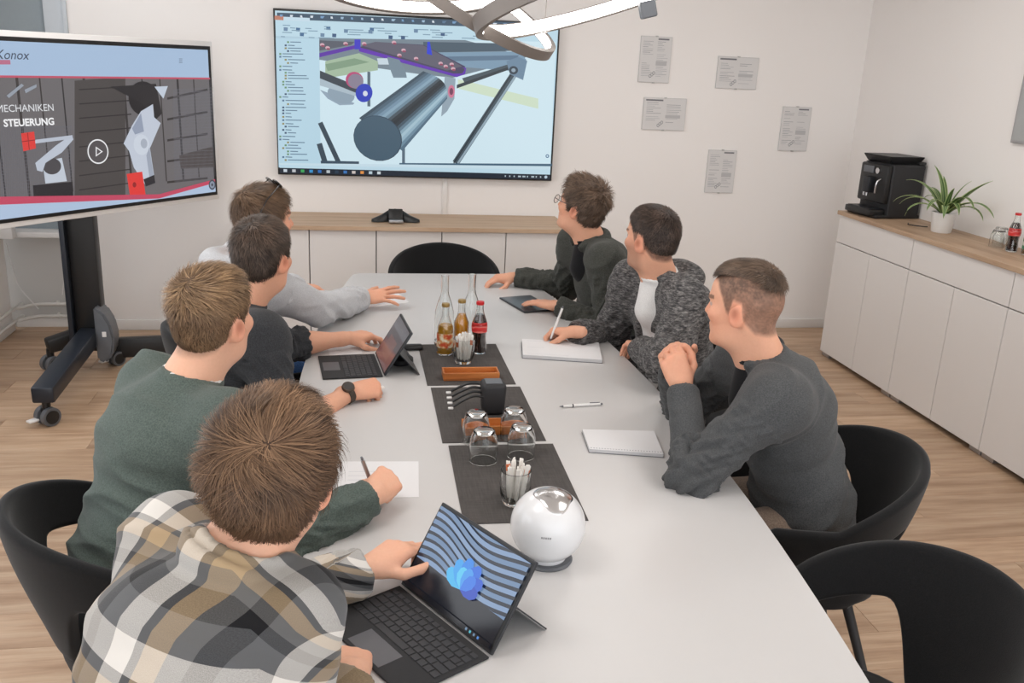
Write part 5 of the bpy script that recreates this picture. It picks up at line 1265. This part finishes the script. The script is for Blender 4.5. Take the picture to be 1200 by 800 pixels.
# ---- conference phone on the sideboard
r = empty('conference_phone', (0.245, 5.83, SBZ)); 
bm = bmesh.new(); n = 60; lo = []; 
for ring_ in range(4):
    row_ = []
    for k in range(n):
        a = 2*math.pi*k/n; am = max(abs(math.cos(1.5*(a-math.pi/2)))**5, 0); q = 0.052+0.122*am; f = (1.0, 0.985, 0.60, 0.30)[ring_]; z = (0.004, 0.020, 0.042, 0.068)[ring_]; row_.append(bm.verts.new((q*f*math.cos(a), q*f*math.sin(a)*0.95, z)))
    lo.append(row_)
for a_, b_ in zip(lo[:-1], lo[1:]):
    for k in range(n): bm.faces.new((a_[k], a_[(k+1)%n], b_[(k+1)%n], b_[k]))
bm.faces.new(lo[0][::-1]); bm.faces.new(lo[-1]); o = bm_obj('body', bm, BLACK, r, angle=60); o.rotation_euler = (0,0,math.radians(0))
rot = Matrix.Rotation(math.radians(-35), 3, 'X')
box('keypad', (0, -0.105, 0.016), (0.088,0.075,0.018), ALU, r, 0.004, 2); box('display', (0, -0.062, 0.052), (0.088,0.012,0.068), BLACK, r, 0.003, 2, rot); 
p2 = Print(); p2.rect(-0.034,-0.024,0.034,0.024,(46,60,84)); p2.rect(-0.026,-0.004,0.012,0.014,(96,116,140)); p2.rect(0.0,-0.018,0.028,-0.006,(80,98,124)); p2.build('display_picture', SCR, r, lambda x, y, z: (x, -0.0697+y*0.57-z, 0.0475+y*0.82))
tag(r, 'black three-armed conference phone on the low sideboard', 'phone')

# ---- framed sheets on the walls
ACR = plain('sheet_backing', srgb(206, 204, 203), 0.25, var=0.01); CLIP = plain('clip_metal', srgb(186,184,182), 0.3, metal=0.6)
def frame_sheet(x0, x1, z0, z1, seed, label):
    w2, h2 = (x1-x0)/2, (z1-z0)/2; o = empty('framed_sheet', ((x0+x1)/2, YB-0.010, (z0+z1)/2)); box('glass_plate', (0,0.004,0), (2*w2,0.010,2*h2), ACR, o, 0.0012, 1)
    p2 = Print(); p2.rect(-w2+0.004,-h2+0.004,w2-0.004,h2-0.004,(216,214,213)); rr = random.Random(seed)
    port = h2 > w2; L_ = 20 if port else 13
    p2.rect(w2*0.1 if port else -w2*0.9, h2-0.022, w2*0.8 if port else -w2*0.1, h2-0.012, (120,120,124))
    for k in range(L_):
        z = h2-0.035-k*0.0115; 
        if z < -h2+0.02: break
        for sx in (-1, 1):
            if rr.random() < 0.8:
                a = -w2*0.85 if sx < 0 else w2*0.08; p2.rect(a, z, a+w2*rr.uniform(0.3,0.72), z+0.0028, rr.choice(((168,168,170),(150,150,154),(182,182,184))))
    p2.rect(w2*0.05, -h2*0.25, w2*0.75, -h2*0.05, (186,185,186))
    for k in range(3): p2.disc((-w2*0.25+k*0.012, -h2*0.72+k*0.01), 0.010, 0.012, (140,140,144), 10); p2.disc((-w2*0.25+k*0.012, -h2*0.72+k*0.01), 0.007, 0.008, (206,205,204), 10)
    p2.build('print', PRN, o, lambda x, y, z: (x, -0.0013-z, y))
    for sx in (-1,1): box('clip', (0, 0.0, sx*h2), (0.016, 0.014, 0.008), CLIP, o, 0.001, 1)
    return tag(o, label, 'picture', 'framed sheets on the wall')
frame_sheet(1.860,2.076,1.716,2.010,1,'upright framed sheet on the back wall, nearest the wall screen at the top')
frame_sheet(2.409,2.701,1.698,1.906,2,'landscape framed sheet on the back wall, upper one to the right')
frame_sheet(1.914,2.216,1.408,1.620,3,'landscape framed sheet on the back wall, lower one near the wall screen')
frame_sheet(2.918,3.132,1.296,1.596,4,'upright framed sheet on the back wall nearest the room corner')
frame_sheet(2.410,2.618,0.991,1.286,5,'upright framed sheet on the back wall, lowest of the five')
o = empty('framed_picture', (XR-0.012, 4.30, 1.70)); box('frame', (0,0,0), (0.02,0.36,0.38), ALU, o, 0.002, 1); box('picture', (-0.0105,0,0), (0.001,0.33,0.35), plain('grey_print', srgb(170,172,172), 0.5), o); tag(o, 'grey framed picture on the right wall at the edge of the photograph', 'picture')

# ---- coffee machine
cm = empty('coffee_machine', (3.275, 5.30, CBZ), math.radians(6))
# local: -x is the front, facing the room
box('body', (0.055, 0, 0.170), (0.23, 0.285, 0.318), BLACKM, cm, 0.010, 3)
box('base', (0.02, 0, 0.012), (0.32, 0.285, 0.022), BLACK, cm, 0.005, 2)
dt = box('drip_tray', (-0.115, 0.005, 0.034), (0.115, 0.250, 0.040), BLACK, cm, 0.008, 2); box('grate', (-0.117, 0.005, 0.0555), (0.095, 0.21, 0.004), DARKM, dt, 0.001, 1)
box('front_panel', (-0.075, 0, 0.205), (0.04, 0.265, 0.235), BLACK, cm, 0.012, 2)
sp = box('spout', (-0.112, 0.01, 0.195), (0.05, 0.065, 0.10), DARKM, cm, 0.008, 2)
for s_ in (-1, 1): tube('nozzle', [(-0.125, 0.01+s_*0.014, 0.125), (-0.125, 0.01+s_*0.014, 0.15)], 0.007, CHROME, sp, 12)
box('control_display', (-0.098, 0.045, 0.285), (0.008, 0.10, 0.042), GREYP, cm, 0.002, 1)
tube('rotary_knob', [(-0.115, -0.06, 0.285), (-0.092, -0.06, 0.285)], 0.018, CHROME, cm, 20)
tube('milk_pipe', spline([(-0.10, -0.085, 0.235), (-0.125, -0.085, 0.215), (-0.125, -0.08, 0.15)], 4), 0.006, CHROME, cm, 10)
bm = bmesh.new(); lo = [(-0.055,-0.10,0.328),(0.15,-0.10,0.328),(0.15,0.125,0.328),(-0.055,0.125,0.328)]; hi = [(-0.085,-0.125,0.376),(0.17,-0.125,0.376),(0.17,0.145,0.376),(-0.085,0.145,0.376)]
a_ = [bm.verts.new(v_) for v_ in lo]; b_ = [bm.verts.new(v_) for v_ in hi]; bm.faces.new(a_[::-1]); bm.faces.new(b_)
for i in range(4): bm.faces.new((a_[i], a_[(i+1)%4], b_[(i+1)%4], b_[i]))
bmesh.ops.bevel(bm, geom=bm.edges[:], offset=0.005, segments=2, affect='EDGES'); bm_obj('bean_hopper', bm, BLACK, cm, angle=40)
box('rear_lid', (0.145, -0.02, 0.338), (0.05, 0.24, 0.018), BLACK, cm, 0.004, 2)
tag(cm, 'black coffee machine on the far end of the right-hand worktop', 'coffee machine')

# ---- potted plant with long striped leaves
t = NT('striped_leaf'); a = t.n('ShaderNodeAttribute', attribute_name='cloth'); sp_ = t.n('ShaderNodeSeparateXYZ'); t.l(a.outputs['Vector'], sp_.inputs[0])
ab = t.math('ABSOLUTE', sp_.outputs[0]); t.base(t.ramp(ab, [(0.0, srgb(150,168,110)), (0.25, srgb(62,92,48)), (0.62, srgb(74,108,54)), (0.86, srgb(176,192,130))])); LEAF = t.set(0.4, spec=0.4)
DIRT = plain('potting_soil', srgb(56,42,32), 0.95, var=0.3, scale=200)
def leaf(parent, base, az, elev, length, wmax, droop, mat=LEAF, twist=0.0):
    n = 12; p_ = A3(base); e = math.radians(elev); a0 = math.radians(az); vs = []; uv = []
    for k in range(n+1):
        f = k/n; d = A3((math.cos(a0)*math.cos(e), math.sin(a0)*math.cos(e), math.sin(e))); s = nrm(np.cross(d, (0,0,1))) if abs(math.sin(e)) < 0.98 else A3((-math.sin(a0), math.cos(a0), 0)); nn_ = np.cross(s, d)
        w_ = wmax*(math.sin(math.pi*min(1, 0.12+0.88*f)**0.75)**0.8 if f < 1 else 0.0)+0.0008
        for j, u in enumerate((-1,-0.5,0,0.5,1)): vs.append(tuple(p_+s*w_*u/2+nn_*abs(u)*w_*0.14)); uv.append((u, f, 0))
        p_ = p_+d*length/n; e -= math.radians(droop)/n*(0.4+1.2*f)
    fs = [(k*5+j, k*5+j+1, (k+1)*5+j+1, (k+1)*5+j) for k in range(n) for j in range(4)]
    o = mesh_obj('leaf', vs, fs, mat, parent, True); at = o.data.attributes.new('cloth', 'FLOAT_VECTOR', 'POINT'); at.data.foreach_set('vector', np.array(uv, dtype=np.float32).ravel())
    md = o.modifiers.new('s', 'SOLIDIFY'); md.thickness = 0.0012; return o
PT = A3((3.315, 4.72, CBZ)); pl = empty('potted_plant', tuple(PT))
lathe('pot', [(0,0),(0.052,0),(0.055,0.004),(0.068,0.112),(0.066,0.114),(0.063,0.108),(0.060,0.095),(0,0.095)], plain('white_ceramic', srgb(232,230,227), 0.3, var=0.01), pl, 36)
lathe('soil', [(0,0.099),(0.060,0.097),(0.060,0.09),(0,0.088)], DIRT, pl, 24)
# azimuths: towards the camera is about -125 degrees, right in the picture about -35
for az, elv, ln, wd, dr in ((112,60,0.34,0.036,85),(125,42,0.33,0.034,105),(140,50,0.28,0.032,125),(105,84,0.30,0.042,50),(-78,50,0.36,0.046,28),(-80,42,0.38,0.042,105),(-95,58,0.34,0.036,130),(-70,44,0.28,0.038,130),(-105,55,0.26,0.038,140),(-125,48,0.25,0.042,140),(-150,58,0.26,0.040,145),(165,44,0.26,0.036,150),(-110,80,0.20,0.030,60),(70,76,0.26,0.030,60),(85,62,0.28,0.032,100),(-60,78,0.24,0.022,45),(130,75,0.20,0.022,60),(-75,70,0.16,0.026,120),(-160,70,0.18,0.026,110),(90,55,0.24,0.024,110)):
    leaf(pl, (0.012*math.cos(math.radians(az)), 0.012*math.sin(math.radians(az)), 0.097), az, elv, ln, wd, dr)
tag(pl, 'plant with long striped arching leaves in a white pot on the right-hand worktop', 'plant')
# ---- drinks on the right-hand worktop
bottle('cola_bottle', (3.345, 4.165, CBZ+0.0005), cola, 0.150, COLA, RED, 0.188, 0.0145, 'dark cola bottle with a red label on the right-hand worktop', bands=[(0.084, 0.122, rad_of(cola), REDL)])
o = empty('tumbler', (3.42, 4.36, CBZ+0.0005)); tumbler_mesh(o, False); tag(o, 'upturned glass beside the potted plant on the right-hand worktop', 'glass')
o = empty('tumbler', (3.35, 4.285, CBZ+0.0005)); tumbler_mesh(o, False); tag(o, 'upturned glass beside the dark bottle on the right-hand worktop', 'glass')
t = NT('green_label'); w_ = t.n('ShaderNodeTexWave'); w_.bands_direction = 'Z'; w_.inputs['Scale'].default_value = 8; t.l(t.coords('Object'), w_.inputs['Vector']); t.base(t.ramp(w_.outputs['Fac'], [(0.3, srgb(70,120,90)), (0.7, srgb(200,204,190))])); GRL = t.set(0.5)
bottle('juice_bottle', (3.37, 4.075, CBZ+0.0005), small, 0.11, liquid('brown_drink', srgb(110,80,56)), GOLD, 0.184, 0.0145, 'small bottle with a green label at the right edge of the picture', bands=[(0.030,0.085,rad_of(small),GRL)])
q = [(0,0,0.003),(-0.03,-0.05,0.003),(0.01,-0.10,0.003),(0.05,-0.12,0.003)]; o = tube('power_cable', spline(q, 5), 0.003, BLACK, None, 6); o.location = (3.28, 4.99, CBZ+0.0005); tag(o, 'short black cable lying beside the coffee machine', 'cable')

# ---- ring pendant lamp
BRZ = plain('lamp_bronze', srgb(120, 112, 106), 0.45, metal=0.35)
t = NT('led_strip'); t.base((1,1,1)); LED = t.set(0.5, emit=(1.0,0.97,0.93), estr=7.0)
LC = A3((0.52, 2.80, 2.2)); lamp = empty('ring_pendant_lamp', tuple(LC))
def lring(C, e1, e2, R_, hgt=0.042, thk=0.020):
    C = A3(C)-LC; e1 = nrm(e1); e2 = nrm(A3(e2)-e1*np.dot(e1, e2)); ax = np.cross(e1, e2)
    if ax[2] < 0: ax = -ax
    n = 96; bm = bmesh.new(); rows = []
    for k in range(n):
        a = 2*math.pi*k/n; d = e1*math.cos(a)+e2*math.sin(a); rows.append([bm.verts.new(C+d*(R_+dr)+ax*h) for dr, h in ((0,-hgt/2),(thk,-hgt/2),(thk,hgt/2),(0,hgt/2))])
    for k in range(n):
        a_, b_ = rows[k], rows[(k+1)%n]
        for j in range(4): bm.faces.new((a_[j], b_[j], b_[(j+1)%4], a_[(j+1)%4]))
    o = bm_obj('ring', bm, BRZ, lamp, angle=40); vs = []; fs = []
    for k in range(n):
        a = 2*math.pi*k/n; d = e1*math.cos(a)+e2*math.sin(a)
        for dr, h in ((-0.0005,-hgt*0.42),(-0.0005,hgt*0.42),(-0.004,hgt*0.3),(-0.004,-hgt*0.3)): vs.append(C+d*(R_+dr)+ax*h)
    for k in range(n):
        for j in range(4): fs.append((k*4+j, ((k+1)%n)*4+j, ((k+1)%n)*4+(j+1)%4, k*4+(j+1)%4))
    mesh_obj('led_strip', vs, fs, LED, o, True); return C, e1, e2, ax
dirr = lambda g: (math.cos(math.radians(g)), 0, math.sin(math.radians(g)))
PC = at_y(564, 28, 2.62); eC = A3(dirr(17)); CC = PC+0.37*eC; rc = lring(CC, eC, (0,1,-0.16), 0.37)
PA = at_y(483, 8, 3.0); CA = PA-0.27*nrm((0,1,-0.2)); lring(CA, (1,0,0), (0,1,-0.2), 0.27, 0.036)
PB = at_y(646, 58, 2.98); eB = A3(dirr(-28)); CB = PB-0.31*eB; lring(CB, eB, (0.1,0.9,0.25), 0.30, 0.032, 0.016)
qj = at_y(759, 11, 2.88)-LC; box('joint_clip', tuple(qj), (0.05,0.03,0.05), GREYP, lamp, 0.004, 1, Matrix.Rotation(math.radians(-15), 3, 'Y'))
lathe('ceiling_canopy', [(0,ZC-LC[2]),(0.14,ZC-LC[2]),(0.14,ZC-LC[2]-0.04),(0,ZC-LC[2]-0.04)], BRZ, lamp, 40)
for (cc, ee) in ((CC, eC), (CA, A3((1,0,0))), (CB, eB)):
    for s in (1,-1):
        q = cc+ee*0.28*s-LC; tube('wire', [tuple(q), (0.05*s, 0, ZC-LC[2]-0.03)], 0.0012, BRZ, lamp, 6)
tag(lamp, 'pendant lamp of three interlocking glowing rings above the table', 'lamp')

# ---- things people wear or hold
S_ = SPEC['charcoal']
if 'root' in S_:
    w0 = S_['wr']['R']; fd = nrm(w0-S_['el']['R']); hf = S_['hfR']; q = w0-fd*0.016; o = empty('wristwatch', tuple(q)); N_ = nrm(hf[2]-fd*np.dot(hf[2], fd)); B_ = np.cross(fd, N_)
    bm = bmesh.new(); n = 36; rows = []
    for k in range(n):
        a = 2*math.pi*k/n; d = N_*math.cos(a)+B_*math.sin(a); rows.append([bm.verts.new(d*r_+fd*h) for r_, h in ((0.0285,-0.010),(0.0315,-0.010),(0.0315,0.010),(0.0285,0.010))])
    for k in range(n):
        for j in range(4): bm.faces.new((rows[k][j], rows[(k+1)%n][j], rows[(k+1)%n][(j+1)%4], rows[k][(j+1)%4]))
    bm_obj('strap', bm, plain('watch_strap', srgb(64,52,44), 0.5), o, angle=40)
    rot = Matrix(((fd[0],B_[0],N_[0]),(fd[1],B_[1],N_[1]),(fd[2],B_[2],N_[2])))
    bm = bmesh.new(); b_lathe(bm, [(0,0),(0.020,0),(0.021,0.004),(0.019,0.010),(0.017,0.010),(0,0.0095)], 28); bmesh.ops.transform(bm, matrix=Matrix.Translation(Vector(N_*0.0285)) @ rot.to_4x4(), verts=bm.verts[:]); bm_obj('case', bm, plain('watch_case', srgb(84,74,66), 0.35, metal=0.6), o, angle=40)
    bm = bmesh.new(); b_lathe(bm, [(0,0.0102),(0.0145,0.0102),(0.0145,0.0106),(0,0.0107)], 24); bmesh.ops.transform(bm, matrix=Matrix.Translation(Vector(N_*0.0285)) @ rot.to_4x4(), verts=bm.verts[:]); bm_obj('dial', bm, plain('watch_dial', srgb(60,56,54), 0.3), o)
    tag(o, 'brown wristwatch on the right wrist of the man in charcoal', 'watch')
    tp = S_['tipsR']; q = (tp[0]+tp[4])/2; o = box('white_remote', (0,0,0), (0.050,0.016,0.010), WPL, None, 0.003, 2); o.location = tuple(q+A3((0.022,0.008,0.008))); o.rotation_euler = (0,-0.25,0.25); tag(o, 'small white stick held in the right hand of the man in charcoal', 'stick')
for key, lb, top in (('green', 'silver pen in the hand of the man in green', (-0.62, -0.05, 0.55)), ('hoodie', 'white pen in the hand of the man in the speckled hoodie', (0.30, 0.05, 0.9))):
    S_ = SPEC[key]
    if 'root' in S_:
        tp = S_['tipsR']; g0 = (tp[0]+tp[4])/2; d = nrm(top); tip = g0-d*((g0[2]-(TZ+(0.0155 if key == 'hoodie' else 0.0015)))/d[2]); L_ = 0.145
        if key == 'green': top_ = at_z(424, 537, 0.870); d = nrm(top_-g0); L_ = 0.145; tip = top_-d*L_
        pen(tip, tip+d*L_, lb, WPL if key == 'hoodie' else ALU, GREYP)
S_ = SPEC['olive']
if 'root' in S_:
    c, fr = S_['c'], S_['fr']; o = empty('eyeglasses', tuple(c)); G = lambda f, l, u: tuple(fr[0]*f+fr[1]*l+fr[2]*u); RIM = plain('glasses_rim', srgb(40,38,38), 0.3)
    for s in (1,-1):
        bm = bmesh.new(); pts = [G(0.110+0.0*math.cos(a), s*0.033+0.024*math.cos(a), 0.004+0.019*math.sin(a)) for a in np.linspace(0, 2*math.pi, 25)]; b_tube(bm, pts, 0.0015, 6, False); bm_obj('rim', bm, RIM, o, angle=60)
        bm = bmesh.new(); vv = [bm.verts.new(p_) for p_ in pts[:-1]]; bm.faces.new(vv); g_ = bm_obj('lens', bm, GLASS, o); md = g_.modifiers.new('s', 'SOLIDIFY'); md.thickness = 0.001
        tube('temple', [G(0.110,s*0.057,0.012), G(0.07,s*0.075,0.012), G(-0.005,s*0.082,0.014), G(-0.03,s*0.082,-0.002)], 0.0015, RIM, o, 6)
    tube('bridge', [G(0.111,-0.010,0.008), G(0.113,0,0.010), G(0.111,0.010,0.008)], 0.0015, RIM, o, 6)
    tag(o, 'thin dark eyeglasses on the man in olive', 'glasses')
S_ = SPEC['lightgrey']
if 'root' in S_:
    c, fr = S_['c'], S_['fr']; o = empty('sunglasses', tuple(c)); G = lambda f, l, u: A3(fr[0]*f+fr[1]*l+fr[2]*u); SG = plain('sunglass_lens', srgb(28,28,32), 0.12)
    for s in (1,-1):
        b0 = G(0.044, s*0.034, 0.136); nx = nrm(fr[0]*0.75+fr[2]*0.65); ny = fr[1]; nz = np.cross(nx, ny); bm = bmesh.new(); lo = []; hi = []
        for a in np.linspace(0, 2*math.pi, 22, endpoint=False): d = ny*0.028*math.cos(a)+nz*0.021*math.sin(a); lo.append(bm.verts.new(b0+d)); hi.append(bm.verts.new(b0+d*0.96+nx*0.004))
        bm.faces.new(lo[::-1]); bm.faces.new(hi)
        for k in range(22): bm.faces.new((lo[k], lo[(k+1)%22], hi[(k+1)%22], hi[k]))
        bm_obj('lens', bm, SG, o, angle=40); tube('temple', [tuple(b0+ny*s*0.028), tuple(G(-0.02, s*0.092, 0.090)), tuple(G(-0.055, s*0.086, 0.03))], 0.002, SG, o, 6)
    tube('bridge', [tuple(G(0.046,-0.008,0.140)), tuple(G(0.046,0.008,0.140))], 0.002, SG, o, 6)
    tag(o, 'dark sunglasses pushed up on the hair of the man in light grey', 'sunglasses')
# ---- plant standing left of the picture, one leaf tip reaches in
GRN = plain('green_leaf', srgb(110,150,92), 0.45, var=0.12, scale=20)
pl = empty('floor_plant', (-1.98, 3.98, 0)); lathe('pot', [(0,0),(0.11,0),(0.115,0.01),(0.14,0.28),(0.135,0.285),(0.13,0.26),(0,0.255)], GREYP, pl, 32)
tip = at_y(22, 412, 4.0)
for az, elv, ln in ((8,64,0.52),(70,66,0.5),(130,62,0.5),(200,64,0.5),(260,62,0.5),(310,66,0.48)): leaf(pl, (0,0,0.255), az, elv, ln, 0.05, 75, GRN)
tag(pl, 'green leafy floor plant cut by the left edge of the picture', 'plant')
